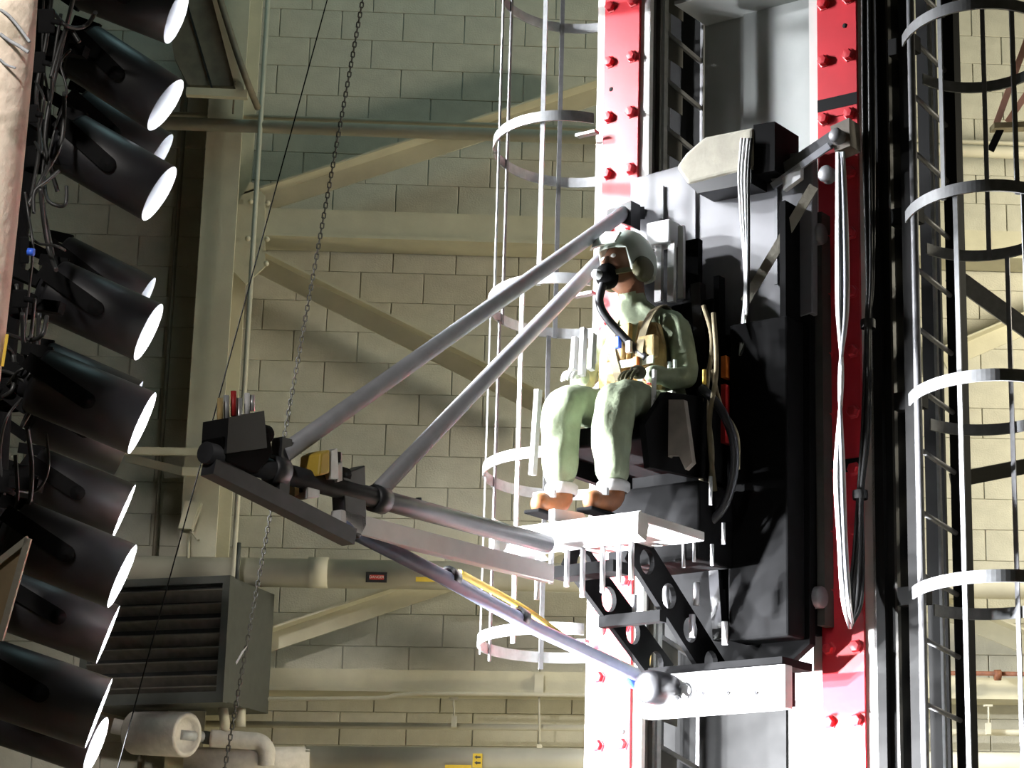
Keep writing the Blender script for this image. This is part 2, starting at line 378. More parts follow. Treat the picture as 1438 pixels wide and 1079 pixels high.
# overhead tray, upper left
tr = thing('cable_tray', WP(285, 60, .7), 'brown sloping cable tray overhead at the upper left behind the lamps', 'cable tray')
MB().prism([WP(232, -30, .62), WP(306, -30, .62), WP(344, 132, .62), WP(268, 130, .62), WP(248, 90, .62)], V((0, -.12, 0))).build('pan', 'rail', tr)
MB().bar(WP(252, -30, .75), WP(300, 132, .75), .012, .012).build('seam', 'dark', tr)
MB().bar(WP(296, -30, .76), WP(338, 130, .76), .03, .05).build('side_rail', 'steelpaint', tr)
MB().tube(spline([WP(300, -30, .82), WP(328, 60, .82), WP(346, 112, .82), WP(362, 152, .6)]), .022, 10).build('hose', 'rail', tr)
MB().bar(WP(262, 130, .75), WP(348, 134, .75), .05, .05).build('end_plate', 'steelpaint', tr)
tag(MB().tube([WP(330, 115, .8), WP(327, 160, .55)], .006, 6).build('hanger_rod', 'rail'), 'short hanger rod under the brown cable tray end', 'rod')
# louvred heater
hx = thing('unit_heater', WP(250, 900, .9), 'dark grey unit heater with horizontal louvres hung behind the lowest lamps', 'heater')
ha = R(-18)
hu, hn = V((math.cos(ha), math.sin(ha), 0)), V((math.sin(ha), -math.cos(ha), 0))
hr = ray(318, 900); hk = (YW-.95-0)/hr.y; HC = CAM+hr*hk          # front right edge
def hpt(u, d, y): zz = (CAM+ray(318, y)*hk).z; return V((HC.x, HC.y, zz)) + hu*u - hn*d
def hbox(u0, u1, d0, d1, y0, y1): return MB().hexa([hpt(u, d, y) for y in (y0, y1) for u, d in ((u0, d0), (u1, d0), (u1, d1), (u0, d1))])
hbox(-.92, .0, .06, .62, 806, 988).build('casing', 'heater', hx)
hbox(-.88, -.03, .05, .059, 818, 975).build('cavity', 'dark', hx)
hbox(-.92, 0, 0, .06, 804, 815).build('frame', 'heater', hx); hbox(-.92, 0, 0, .06, 974, 990).build('frame', 'heater', hx)
hbox(-.045, 0, 0, .06, 815, 974).build('frame', 'heater', hx); hbox(-.92, -.875, 0, .06, 815, 974).build('frame', 'heater', hx)
for i, y in enumerate((825, 846, 868, 890, 910, 930, 951, 967)):
    a, b = hpt(-.875, .0, y), hpt(-.045, .0, y); dn = -hn*.055+V((0, 0, -.050 if i % 3 else -.065))
    th = V((0, 0, .008)); MB().hexa([a, b, b+dn, a+dn, a+th, b+th, b+dn+th, a+dn+th]).build('louvre', 'louvre', hx)
MB().tube([hpt(-.1, .3, 804), hpt(-.1, .3, 740)], .012, 8).build('hanger_rod', 'heater', hx)
# insulated pipe and elbow at the bottom left
ip = thing('insulated_pipe', WP(230, 1030, .6), 'short fat pipe section in pale insulation under the louvred heater', 'pipe')
a, b = WP(190, 1029, .60), WP(264, 1033, .80)
MB().lathe([(.05, .02), (.125, .0), (.13, .01), (.13, (b-a).length-.01), (.12, (b-a).length), (.10, (b-a).length-.004), (.10, (b-a).length-.03), (.0, (b-a).length-.03)], a, b-a, 28).build('insulation', 'whitepipe', ip)
MB().tube([WP(158, 1020, .62), a+V((.03, 0, 0))], .045, 14).build('stub', 'whitepipe', ip)
MB().tube([b-V((.05, 0, 0)), WP(286, 1036, .62)], .032, 12).build('neck', 'galv', ip)
MB().tube([WP(285, 1036, .62), WP(298, 1038, .62)], .038, 12).build('coupling', 'heater', ip)
ep = thing('elbow_pipe', WP(345, 1040, .62), 'pale insulated elbow pipe turning down at the bottom left', 'pipe')
MB().tube(spline([WP(296, 1038, .62), WP(345, 1041, .62), WP(365, 1044, .62), WP(374, 1056, .62), WP(374, 1075, .6)]), .052, 16).build('elbow', 'whitepipe', ep)
MB().tube([WP(260, 1069, .55), WP(436, 1068, .55)], .078, 16).build('main', 'whitepipe', ep)
MB().tube([WP(312, 990, .6), WP(318, 1030, .62)], .03, 10).build('valve_stem', 'pipe', ep)
MB().tube([WP(338, 995, .6), WP(338, 1022, .6)], .03, 10).build('valve_stem', 'pipe', ep)

# ------------------------------------------------------------------ hoist chain and thin wire
ca_, cb_ = P(513, -20, 12.6), P(312, 1100, 11.8)
Lk = .040; L = (cb_-ca_).length; d = (cb_-ca_).normalized(); nl = int(L/(Lk*.72)); ch = MB()
ex, ey, _ = ortho(d)
for i in range(nl):
    c = ca_+d*(Lk*.72*i); s_ = ex if i % 2 else ey; h, rr = Lk*.5-.003, .0095
    pts = []
    for k in range(10):
        an = 2*math.pi*k/10; pts.append(c+d*(math.sin(an)*.008+(h-.008)*(1 if math.sin(an) > 0 else -1))+s_*math.cos(an)*rr)
    ch.tube(pts, .0038, 5, closed=True)
cho = thing('hoist_chain', cb_, 'dark hoist chain slanting down across the block wall', 'chain')
lo = ch.build('links', 'towerdark', cho); lo['kind'] = 'stuff'
tg = P(343, 914, 11.95)
MB().prism([P(347, 908, 11.9), P(341, 918, 11.9), P(332, 934, 11.9), P(331, 931, 11.9), P(340, 915, 11.9)], fw*.01).build('paper_tag', 'white', cho)
tag(MB().tube([P(465, -20, 12.4), P(160, 1100, 11.0)], .0035, 6).build('wire', 'blackmatte'), 'thin straight wire slanting down left of the hoist chain', 'wire')

# ------------------------------------------------------------------ test tower
ZT = 9.0
bolt_me = None
def bolt_mesh():
    b = MB(); b.lathe([(0, .030), (.022, .028), (.026, .024), (.027, .006), (.034, .004), (.034, 0)], (0, 0, 0), V((0, 0, 1)), 6, smooth=False)
    me = bpy.data.meshes.new('bolt'); b.bm.to_mesh(me); b.bm.free(); me.materials.append(M['red']); return me
bolt_me = bolt_mesh()
nq = V((0, 0, 1)).rotation_difference(nv)
RAILS = {}
def rail_at(root, z): return [o for z0, o in RAILS[root.name] if z >= z0][-1]
def tower_column(uc, label, zsplit):
    root = thing('tower_column', T(uc, 0, 0), label, 'column')
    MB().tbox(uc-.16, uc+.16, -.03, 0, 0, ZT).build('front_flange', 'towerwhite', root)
    MB().tbox(uc-.13, uc+.13, -.10, -.03, 0, ZT).build('web', 'towerdark', root)  # web and back flange coloured dark for the column's shadowed side
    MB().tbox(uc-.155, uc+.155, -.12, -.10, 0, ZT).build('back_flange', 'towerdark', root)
    prev = 0; rails = RAILS.setdefault(root.name, [])
    for zs in zsplit+[ZT]:
        rails.append((prev, MB().tbox(uc-.105, uc+.105, 0, .018, prev, zs-.004).build('rail_plate', 'red', root))); prev = zs
    return root
lc = tower_column(-.635, 'left red riveted tower column behind the seated person', [4.0])
rc = tower_column(.600, 'right red riveted tower column with looped cables in front', [3.95, 5.62])
def bolts(root, uc, rows):
    for z in rows:
        for s in (-1, 1): link('bolt', bolt_me, T(uc+s*.068, .018, z), rail_at(root, z), nq)
zs_l = [TW(855, y, 0)[2] for y in (-60, 14, 91, 168, 247, 325, 820, 885, 952, 1048)]
zs_l += [zs_l[5]-.255*k for k in range(1, 7)] + [1.9, 1.6, 1.3, 1.0, .7]
bolts(lc, -.635, zs_l)
zs_r = [TW(1170, y, 0)[2] for y in (-70, 6, 86, 168, 250, 335, 417, 500, 585, 665, 750, 832, 913, 1016)] + [2.3, 2.0, 1.6, 1.2]
bolts(rc, .600, zs_r)
def spot_hole(root, uc, du, z):
    MB().lathe([(0, .0015), (.012, .0015), (.012, 0)], T(uc+du, .018, z), nv, 12).build('hole', 'dark', rail_at(root, z))
spot_hole(lc, -.635, -.06, TW(851, 130, 0)[2]); spot_hole(rc, .6, .045, TW(1199, 36, 0)[2]); spot_hole(lc, -.635, .07, TW(868, 1030, 0)[2])
for uc, ys in ((.6, (145, 657)),):
    for y in ys:
        z = TW(1182, y, 0)[2]; MB().tbox(uc-.105, uc+.107, .018, .0205, z-.030, z+.030).build('tape_band', 'tape', rail_at(rc, z))
# recessed centre plate between the columns
cpz = thing('tower_back_plate', T(0, -.45, 0), 'grey recessed back plate between the two red tower columns', 'panel')
u0, u1 = TW(990, 300, -.42)[0], TW(1150, 300, -.42)[0]
um = TW(1042, 300, -.42)[0]; ue = TW(1106, 300, -.42)[0]
MB().tbox(u0, um+.02, -.47, -.44, 0, ZT).build('side_plate', 'tower', cpz)
MB().tbox(um+.02, u1+.2, -.43, -.40, 0, ZT).build('main_plate', 'tower', cpz)
MB().tbox(u0+.01, ue, -.40, -.385, 0, TW(1050, 985, -.4)[2]).build('lower_shade', 'shadedark', cpz)  # dark sheet painting the shade on the lower back plate
MB().tbox(ue+.012, u1+.05, -.40, -.39, 0, TW(1120, 985, -.4)[2]).build('lower_shade', 'towerdark', cpz)  # less dark sheet, the painted shade continued to the right
zc_ = TW(1050, 22, -.42)[2]
MB().tbox(u0, u1+.1, -.42, -.12, zc_, zc_+.02).build('top_plate', 'tower', cpz)
MB().tbox(u0-.02, u0, -.55, -.44, 0, ZT).build('edge_strip', 'tower', cpz)
# inner tower framing with sloping treads
def tread_frame(root, pa, pb, wa, wb_, pitch, y_first, drop, m1, m2, n=40, hgt=.12):
    ua, ub = TW(pa, 400, wa)[0], TW(pb, 400, wb_)[0]
    z0 = TW(pa, y_first, wa)[2]
    for k in range(-8, n):
        z = z0 - k*pitch
        if .3 < z < ZT-.2:
            a, b = T(ua, wa, z), T(ub, wb_, z-drop)
            MB().bar(a, b, .018, .022).build('tread_edge', m1, root)
            MB().hexa([T(ua, wa, z-.01), T(ua+(ub-ua)*.45, wa+(wb_-wa)*.45, z-.01-drop*.45), T(ua+(ub-ua)*.45, wa+(wb_-wa)*.45, z-hgt-drop*.45), T(ua, wa, z-hgt-.02),
                       *[q+nv*.008 for q in (T(ua, wa, z-.01), T(ua+(ub-ua)*.45, wa+(wb_-wa)*.45, z-.01-drop*.45), T(ua+(ub-ua)*.45, wa+(wb_-wa)*.45, z-hgt-drop*.45), T(ua, wa, z-hgt-.02))]]).build('gusset_plate', m2, root)
    return ua, ub
inf = thing('lattice_frame', T(-.3, -.5, 0), 'dark lattice frame with sloping treads inside the tower behind the left column', 'frame')
ua, ub = tread_frame(inf, 930, 988, -.32, -.60, .262, 46, .10, 'galvdark', 'towerdark')
MB().tbox(ua-.012, ua+.012, -.335, -.30, 0, ZT).build('stringer', 'galv', inf)
MB().tbox(ub-.010, ub+.010, -.60, -.57, 0, ZT).build('stringer', 'galvdark', inf)
MB().tbox(TW(900, 300, -.77)[0], TW(996, 300, -.77)[0], -.78, -.76, 0, ZT).build('cover_plate', 'shadedark', inf)
MB().tbox(ua-.11, ua-.012, -.36, -.34, 0, ZT).build('side_strip', 'towerdark', inf)
# side of the right column, then ladder frame on the right
rs = thing('column_side_frame', T(.8, -.2, 0), 'dark steel side frame along the right edge of the right red column', 'frame')
uu = TW(1228, 500, -.03)[0]
MB().tbox(uu-.005, uu+.05, -.07, -.0, 0, ZT).build('side_strip', 'shadedark', rs)  # side frame coloured near-black to paint in its shade
MB().tbox(uu+.05, uu+.085, -.30, -.03, 0, ZT).build('side_plate', 'shadedark', rs)
MB().tbox(uu+.085, uu+.097, -.06, -.03, 0, ZT).build('edge_strip', 'towerdark', rs)
lr = thing('tower_ladder', T(.97, -.2, 0), 'dark fixed ladder on the right side of the tower inside the right cage', 'ladder')
un, uf = .97, .97
wn, wf = -.02, -.40
MB().tbox(un-.035, un+.01, wn-.02, wn+.05, 0, ZT).build('stringer', 'shadedark', lr)  # ladder steel also near-black, shade put into the colour
MB().tbox(un-.02, un+.05, wf-.05, wf+.02, 0, ZT).build('stringer', 'shadedark', lr)
MB().tube([T(un+.03, wn+.05, 0), T(un+.03, wn+.05, ZT)], .018, 14).build('pole', 'galvdark', lr)
MB().tbox(un-.07, un-.055, -.36, -.34, 0, ZT).build('rear_strip', 'galv', lr)
MB().tbox(un-.20, un-.10, wf-.10, wf-.08, 0, ZT).build('rear_plate', 'shadedark', lr)
zr = TW(1300, 50, 0)[2]
for k in range(-6, 24):
    z = zr-.282*k
    MB().tube([T(un, wn, z+.02), T(un+.0, wf, z-.02)], .012, 8).build('rung', 'galvdark', lr)
    MB().prism([T(un-.13, -.16, z-.02), T(un-.04, -.10, z-.10), T(un-.04, -.10, z-.20), T(un-.13, -.16, z-.16)], nv*-.012).build('gusset_plate', 'tower', lr)
for y in (60, 300, 560, 835):
    z = TW(1285, y, wn)[2]
    MB().tbox(un-.10, un+.04, wn-.03, wn+.03, z-.05, z+.03).build('bracket', 'shadedark', lr)

# left tower ladder (behind the column) and both safety cages
ll = thing('tower_ladder', T(-.86, -.4, 0), 'grey ladder hidden behind the left red column, edge on', 'ladder')
MB().tbox(-.84, -.80, -.20, -.14, 0, ZT).build('stringer', 'galvdark', ll); MB().tbox(-.84, -.80, -.68, -.62, 0, ZT).build('stringer', 'galvdark', ll)
for k in range(29): MB().tube([T(-.82, -.17, .3+.3*k), T(-.82, -.65, .3+.3*k)], .012, 8).build('rung', 'galvdark', ll)
FH = V((sa, ca, 0))                                   # level direction away from the camera
def cage(cx, cy, ys, Zc, a_, b_, gap, label, bars_hi, bars_lo, extra_top, split_i, gm='galv'):
    C0 = P(cx, cy, Zc); C0.z = 0
    root = thing('safety_cage', C0.copy(), label, 'safety cage')
    def pt(th, k=1.0): return C0 + ri*(math.cos(th)*a_*k) - FH*(math.sin(th)*b_*k)     # th 90 deg is the side towards us
    def z_at(px, py, p):
        r = ray(px, py); k = math.hypot(p.x, p.y)/math.hypot(r.x, r.y); return CAM.z + r.z*k
    zs = [z_at(cx, y, C0) for y in ys]
    t0, t1 = gap
    ths = [t0+(t1-t0)*k/96 for k in range(97)]
    for z in zs:
        mb = MB(); prev = None
        for th in ths:
            o_, i_ = pt(th), pt(th, 1-.008/a_)
            ring = [mb.bm.verts.new(q+V((0, 0, z+h))) for q, h in ((i_, -.026), (o_, -.026), (o_, .026), (i_, .026))]
            if prev:
                for k in range(4): mb.face([prev[k], prev[(k+1) % 4], ring[(k+1) % 4], ring[k]])
            else: first = ring
            prev = ring
        mb.face(first); mb.face(prev[::-1]); mb.build('hoop', gm, root)
    for (px, py, near), (za, zb) in [(b, (extra_top, zs[split_i])) for b in bars_hi]+[(b, (zs[split_i]-.02, zs[-1]-.03)) for b in bars_lo]:
        best = min(((abs(px_of(pt(th, .97)+V((0, 0, z_at(px, py, pt(th)))))[0]-px), th) for th in [R(k/2) for k in (range(0, 361) if near else range(360, 721))]))
        q = pt(best[1], .965); d_ = (pt(best[1]+.05)-pt(best[1]-.05)).normalized(); e_ = V((-d_.y, d_.x, 0))
        MB().hexa([q+d_*x*.011+e_*y*.004+V((0, 0, z)) for z in (zb-.03, za) for x, y in ((-1, -1), (1, -1), (1, 1), (-1, 1))]).build('bar', gm if near else 'galvdark', root)  # far bars get darker steel, their shade put into the colour
    return root, zs
cage(799, 212, (-12, 212, 432, 667, 905), 11.35, .375, .47, (R(66), R(-62+360)), 'galvanised safety cage of hoops and bars left of the red tower',
     [(702, 150, True), (714, 150, False), (763, 150, True), (787, 150, False)], [(682, 560, True), (698, 560, False), (729, 560, True), (768, 560, False)], 7.6, 2)
cage(1374, 67, (67, 313, 568, 838, 1110), 10.35, .355, .48, (R(172), R(-130)), 'galvanised safety cage of hoops and bars at the right edge of view',
     [(1321, 120, True), (1424, 120, True), (1383, 150, False)], [(1348, 560, True), (1421, 560, False), (1446, 560, True)], 7.4, 1, 'galvdim')
for z in [TW(832, y, .09)[2] for y in (172, 397, 640, 885)]:
    MB().tbox(-.86, -.74, .05, .09, z-.055, z-.04).build('cage_bracket', 'galv', lc)
# dark braces seen through the right cage
tag(MB().bar(P(1335, 385, 11.6), P(1900, 797, 11.9), .03, .09, up).build('tower_brace', 'galvdark'), 'dark grey tower brace slanting down inside the right cage', 'brace')
tag(MB().bar(P(1335, 676, 11.4), P(1900, 566, 11.7), .03, .075, up).build('tower_brace', 'towerdark'), 'dark flat tower brace rising slightly inside the right cage', 'brace')
sc = thing('scaffold_frame', P(1420, 150, 12.6), 'faded red scaffold frame at the upper right edge behind the cage', 'scaffold')
MB().bar(P(1448, 40, 12.6), P(1398, 178, 12.6), .03, .035, up).build('leg', 'pink', sc)
MB().bar(P(1470, 90, 12.8), P(1415, 172, 12.8), .03, .035, up).build('leg', 'pink', sc)
MB().bar(P(1393, 180, 12.6), P(1500, 176, 12.6), .25, .03, up).build('platform', 'webbing', sc)
MB().bar(P(1405, 182, 12.6), P(1391, 212, 12.6), .03, .04, up).build('foot', 'blackmatte', sc)
yh = thing('yellow_hose', P(1350, 950, 11.0), 'bright yellow hose hanging beside the right ladder at the lower right', 'hose')
for k in range(3):
    MB().tube(spline([P(1343, 868+k*8, 10.9), P(1346+k, 930, 10.9), P(1350+k*2, 1000, 10.9), P(1353+k*2, 1100, 10.9)]), .009, 8).build('strand', 'yellowbright', yh)

# ------------------------------------------------------------------ hanging umbilical in front of the right column
um_ = thing('umbilical_bundle', TP(1200, 880, .1), 'bundle of black and white cables looping down before the right red column', 'cable')
random.seed(3)
for k in range(9):
    jx, jw = random.uniform(-6, 6), random.uniform(-.02, .02); m_ = 'rubber' if k not in (2,) else 'galvdark'
    w_ = .09+jw
    MB().tube(spline([TP(1218+jx*1.1, -30, w_), TP(1220+jx*1.2, 200, w_), TP(1222+jx*.7, 380, w_), TP(1219+jx*.4, 456, w_), TP(1216+jx*.8, 600, w_), TP(1208+jx*.5, 697, w_), TP(1205+jx*1.2, 790, w_), TP(1200+jx*1.6, 860-abs(jx)*2, w_+.05), TP(1194+jx*.3, 884-abs(jx), w_+.12)]), .0085, 7).build('black_cable', m_, um_)
for k in range(6):
    jx, jw = (k-2.5)*3.2, random.uniform(-.02, .02); m_ = ('white', 'white', 'rubber', 'alu', 'boomgrey', 'white')[k]
    w_ = .36+jw
    MB().tube(spline([TP(1194+jx*.3, 884-abs(jx), .22), TP(1188+jx*.6, 840, w_), TP(1183+jx*.6, 760, w_), TP(1179+jx*.7, 660, w_), TP(1181-jx*.2, 530, w_), TP(1183+jx*.9, 430, w_), TP(1182+jx*.8, 300, w_), TP(1180+jx*.5, 215, .30)]), .009, 7).build('white_cable', m_, um_)
for x, y in ((1219, 456), (1208, 696)):
    c = TP(x, y, .09); MB().lathe([(.034, -.02), (.036, 0), (.034, .02)], c, V((0, 0, 1)), 12).build('cable_tie', 'rubber', um_)

# ------------------------------------------------------------------ test carriage
TCG = thing('test_carriage', T(0, .2, 3.0), 'black and grey drop test carriage riding the red tower columns', 'carriage')
def tw(px, py, w_): return TW(px, py, w_)
# upper grey panel
MB().prism([TP(885, 252, .19), TP(960, 232, .19), TP(1141, 212, .19), TP(1141, 440, .19), TP(1040, 470, .19), TP(905, 480, .19), TP(885, 470, .19)], nv*-.05).bevel(.006).build('upper_panel', 'panel', TCG)
MB().prism([TP(900, 478, .185), TP(1137, 440, .185), TP(1137, 905, .185), TP(1100, 940, .185), TP(985, 950, .185), TP(880, 700, .185)], nv*-.05).build('lower_panel', 'blackmatte', TCG)  # black serves the dark body and paints in the seat's shadow
for x in (930, 975, 1090):
    MB().bar(TP(x, 262, .2), TP(x, 400, .2), .016, .008, nv).build('seam_strip', 'panel', TCG)
# right side channel and rollers
uc = TW(1142, 500, .1)[0]
MB().tbox(uc-.045, uc-.015, -.02, .32, TW(1142, 890, .1)[2], TW(1142, 300, .1)[2]).build('side_channel', 'blackmatte', TCG)
MB().tbox(uc+.01, uc+.05, .02, .10, TW(1142, 880, .1)[2], TW(1142, 300, .1)[2]).build('side_rail', 'towerdark', TCG)
for y in (330, 840):
    c = TP(1148, y, .12); MB().lathe([(0, -.03), (.045, -.03), (.05, -.02), (.05, .02), (.045, .03), (0, .03)], c, tv, 16).build('guide_roller', 'galvdark', TCG)
# equipment box
ub0, ub1 = TW(1030, 600, .3)[0], TW(1112, 600, .3)[0]
MB().tbox(ub0, ub1, .19, .34, TW(1060, 900, .3)[2], TW(1060, 455, .3)[2]).bevel(.01).build('equipment_box', 'blackmatte', TCG)
MB().tbox(ub0-.03, ub0-.005, .30, .36, TW(1036, 622, .33)[2], TW(1036, 540, .33)[2]).build('red_marker', 'redpart', TCG)
MB().tbox(ub0-.03, ub0-.005, .30, .36, TW(1036, 530, .33)[2], TW(1036, 500, .33)[2]).build('orange_marker', 'orange', TCG)
# base
a, b_ = TW(903, 945, .45), TW(1108, 930, .45)
zb0, zb1 = TW(1000, 1003, .45)[2], TW(1000, 942, .45)[2]
MB().tbox(a[0], b_[0]-.02, .385, .45, zb0, zb1).bevel(.006).build('base_beam', 'white', TCG)
MB().tbox(a[0]+.02, b_[0]-.04, .18, .44, zb1, zb1+.035).build('base_top_plate', 'blackmatte', TCG)
MB().tbox(a[0]+.10, b_[0]-.12, .19, .385, zb0+.04, zb1).build('base_block', 'blackmatte', TCG)
for x in (952, 985, 1020, 1060):
    c = TP(x, 975, .452); MB().lathe([(0, .012), (.012, .012), (.014, 0)], c, nv, 6).build('bolt', 'galvdark', TCG)
c = TP(925, 968, .52); MB().lathe([(0, .10), (.05, .10), (.072, .085), (.075, 0), (.072, -.07), (.0, -.07)], c, nv, 20).build('bumper', 'black', TCG)
c = TP(962, 972, .47); MB().lathe([(.034, -.01), (.04, .0), (.034, .01)], c, nv, 14).build('ring', 'black', TCG)
# diagonal perforated brackets holding the foot plate
def bracket(u, p_top, p_bot, wid, name='foot_bracket'):
    (xa, ya), (xb, yb) = p_top, p_bot
    a, b = V(TU(xa, ya, u)), V(TU(xb, yb, u)); a2, b2 = V((u, a.y, a.z)), V((u, b.y, b.z)); dd = (b2-a2).normalized(); nn = V((0, -dd.z, dd.y))
    n = 44; mb = MB(); k = wid/2
    # a plate with three round holes: outer ring joined to hole rings
    L = (b2-a2).length; cells_ = 4; out = []
    for c in range(cells_):
        s0, s1 = L*c/cells_, L*(c+1)/cells_; cm = (s0+s1)/2
        N = 16; rect, hole = [], []
        for i in range(N):
            an = 2*math.pi*i/N+math.pi/4; cx, cy = math.cos(an), math.sin(an); m_ = max(abs(cx), abs(cy))
            rect.append((cm+cx/m_*(s1-s0)/2, cy/m_*k)); hole.append((cm+cx*.30*min(s1-s0, wid)*1.1, cy*.30*min(s1-s0, wid)*1.1))
        def pt(sxy, e): q = a2+dd*sxy[0]+nn*sxy[1]; return T(q.x+e, q.y, q.z)
        rf = [[mb.bm.verts.new(pt(p, e)) for p in lst] for e in (-.012, .012) for lst in (rect, hole)]
        for i in range(N):
            j = (i+1) % N
            mb.face([rf[0][i], rf[0][j], rf[1][j], rf[1][i]]); mb.face([rf[2][i], rf[2][j], rf[3][j], rf[3][i]])
            mb.face([rf[1][i], rf[1][j], rf[3][j], rf[3][i]]); mb.face([rf[0][i], rf[0][j], rf[2][j], rf[2][i]])
    mb.build(name, 'blackmatte', TCG)
bracket(-.20, (800, 772), (935, 955), .17); bracket(.08, (890, 765), (1010, 955), .17)
MB().bar(T(-.22, 1.02, 3.36), T(.10, 1.02, 3.36), .12, .05).build('cross_member', 'blackmatte', TCG)
MB().bar(T(-.22, .70, 3.20), T(.10, .70, 3.20), .05, .05).build('cross_member', 'blackmatte', TCG)
for x, y in ((843, 880), (890, 852), (935, 840), (978, 835), (972, 880), (1018, 890)):
    c = TP(x, y, .5); MB().tube([c-V((0, 0, .05)), c+V((0, 0, .05))], .014, 10).build('steel_pin', 'alu', TCG)
# foot plate
f0 = TW(823, 752, 1.25); f1 = TW(955, 735, 1.25)
zf = 3.545
MB().tbox(-.30, .36, .78, 1.28, zf-.06, zf-.02).bevel(.005).build('foot_plate', 'white', TCG)
MB().prism([T(-.33, 1.28, zf-.02), T(-.33, 1.30, zf-.03), T(-.33, 1.30, zf-.12), T(-.33, 1.24, zf-.14), T(-.33, 1.22, zf-.07)], tv*.70).build('front_lip', 'white', TCG)
MB().prism([T(-.35, .95, zf-.10), T(-.35, 1.34, zf-.16), T(-.35, 1.34, zf+.01), T(-.35, 1.1, zf-.01)], tv*.025).build('side_guard', 'white', TCG)
MB().prism([T(-.075, 1.0, zf-.02), T(-.075, 1.30, zf-.02), T(-.075, 1.30, zf+.03), T(-.075, 1.1, zf+.05)], tv*.03).build('foot_divider', 'white', TCG)
for u, h in ((-.17, .19), (-.10, .13), (-.02, .15), (.06, .20), (.16, .19), (.24, .16), (.30, .15)):
    MB().tube([T(u, 1.24, zf-.10), T(u, 1.24, zf-.14-h)], .011, 8).build('steel_pin', 'alu', TCG)
MB().bar(TP(748, 668, 1.2), TP(756, 548, 1.2), .022, .03, nv).build('white_rod', 'white', TCG)
# canvas pack on top with dark end box
pk = [TP(948, 235, .34), TP(962, 215, .34), TP(988, 192, .34), TP(1058, 178, .34), TP(1058, 236, .34), TP(965, 260, .34)]
MB().prism(pk, nv*-.20).bevel(.02, 3).build('canvas_pack', 'canvas', TCG)
MB().prism([TP(965, 258, .33), TP(1055, 238, .33), TP(1055, 258, .33), TP(980, 272, .33)], nv*-.14).build('pack_shelf', 'black', TCG)
MB().prism([TP(1058, 176, .33), TP(1088, 171, .33), TP(1088, 240, .33), TP(1058, 246, .33)], nv*-.22).build('end_box', 'blackmatte', TCG)
# lifting arm at the upper right
MB().bar(TP(1085, 252, .22), TP(1178, 190, .22), .05, .06, up).build('lift_arm', 'galvdark', TCG)
MB().bar(TP(1085, 262, .25), TP(1165, 205, .25), .02, .03, up).build('arm_plate', 'boomgrey', TCG)
MB().prism([TP(1098, 250, .26), TP(1124, 232, .26), TP(1124, 250, .26), TP(1100, 268, .26)], nv*-.03).build('white_plate', 'white', TCG)
MB().prism([TP(1166, 178, .24), TP(1192, 166, .24), TP(1194, 205, .24), TP(1172, 214, .24)], nv*-.10).build('arm_head', 'taupe', TCG)
for x, y, r_ in ((1162, 246, .040), (1176, 192, .035)):
    MB().lathe([(0, -.03), (r_*.8, -.03), (r_, -.02), (r_*.75, 0), (r_, .02), (r_*.8, .03), (0, .03)], TP(x, y, .26), nv, 18).build('pulley', 'galvdark', TCG)
MB().bar(TP(1143, 262, .27), TP(1046, 425, .27), .012, .045, up).build('cream_strap', 'canvas', TCG)
for k, (dx, m_) in enumerate(((0, 'white'), (5, 'alu'), (9, 'rubber'), (-4, 'white'))):
    MB().tube(spline([TP(1046+dx, 195, .36), TP(1042+dx, 250, .36), TP(1045+dx*.7, 320, .33), TP(1048+dx*.3, 400, .33), TP(1044+dx*.6, 470, .33), TP(1040, 500, .34)]), .008, 7).build('hanging_cable', m_, TCG)
# left attachment lug
MB().prism([TP(852, 296, .33), TP(886, 282, .33), TP(886, 318, .33), TP(868, 312, .33), TP(852, 304, .33)], nv*-.08).build('strut_lug', 'black', TCG)
MB().bar(TP(882, 300, .28), TP(900, 300, .2), .05, .06, up).build('lug_arm', 'black', TCG)

# ------------------------------------------------------------------ ejection seat
SU = -.10
ST = thing('ejection_seat', T(SU, .4, 4.0), 'dark ejection seat with white head rails bolted to the carriage', 'seat')
MB().prism([T(SU-.22, .24, 3.95), T(SU-.22, .32, 3.95), T(SU-.22, .34, 4.72), T(SU-.22, .26, 4.72)], tv*.44).bevel(.01).build('backrest', 'blackmatte', ST)
MB().tbox(SU-.24, SU+.24, .30, .92, 3.93, 4.02).bevel(.012).build('seat_pan', 'blackmatte', ST)
MB().prism([T(SU+.24, .30, 3.85), T(SU+.24, .92, 3.80), T(SU+.24, .96, 3.98), T(SU+.24, .80, 4.16), T(SU+.24, .30, 4.24)], tv*.03).build('side_panel', 'blackmatte', ST)
MB().prism([T(SU-.27, .30, 3.85), T(SU-.27, .92, 3.86), T(SU-.27, .92, 4.02), T(SU-.27, .30, 4.20)], tv*.03).build('side_panel', 'blackmatte', ST)
MB().prism([TP(926, 562, .78), TP(960, 562, .78), TP(972, 650, .78), TP(962, 660, .78), TP(953, 640, .78), TP(940, 640, .78), TP(928, 655, .78)], nv*-.03).build('kick_plate', 'taupe', ST)
MB().bar(TP(919, 520, .84), TP(916, 625, .84), .012, .02, nv).build('white_edge', 'white', ST)
z0, z1 = TW(930, 346, .36)[2], TW(930, 314, .36)[2]
MB().tbox(TW(914, 330, .36)[0], TW(946, 330, .36)[0], .30, .40, z0, z1).bevel(.008).build('head_box', 'white', ST)
for x in (926, 944):
    MB().bar(TP(x, 340, .37), TP(x-1, 425, .37), .035, .022, nv).build('head_rail', 'white', ST)
MB().bar(TP(957, 318, .34), TP(957, 420, .34), .03, .02, nv).build('head_rail', 'white', ST)
MB().tbox(TW(918, 360, .33)[0]-.13, TW(970, 360, .33)[0]+.02, .26, .30, TW(930, 470, .3)[2], TW(930, 345, .3)[2]).build('headrest_pad', 'blackmatte', ST)
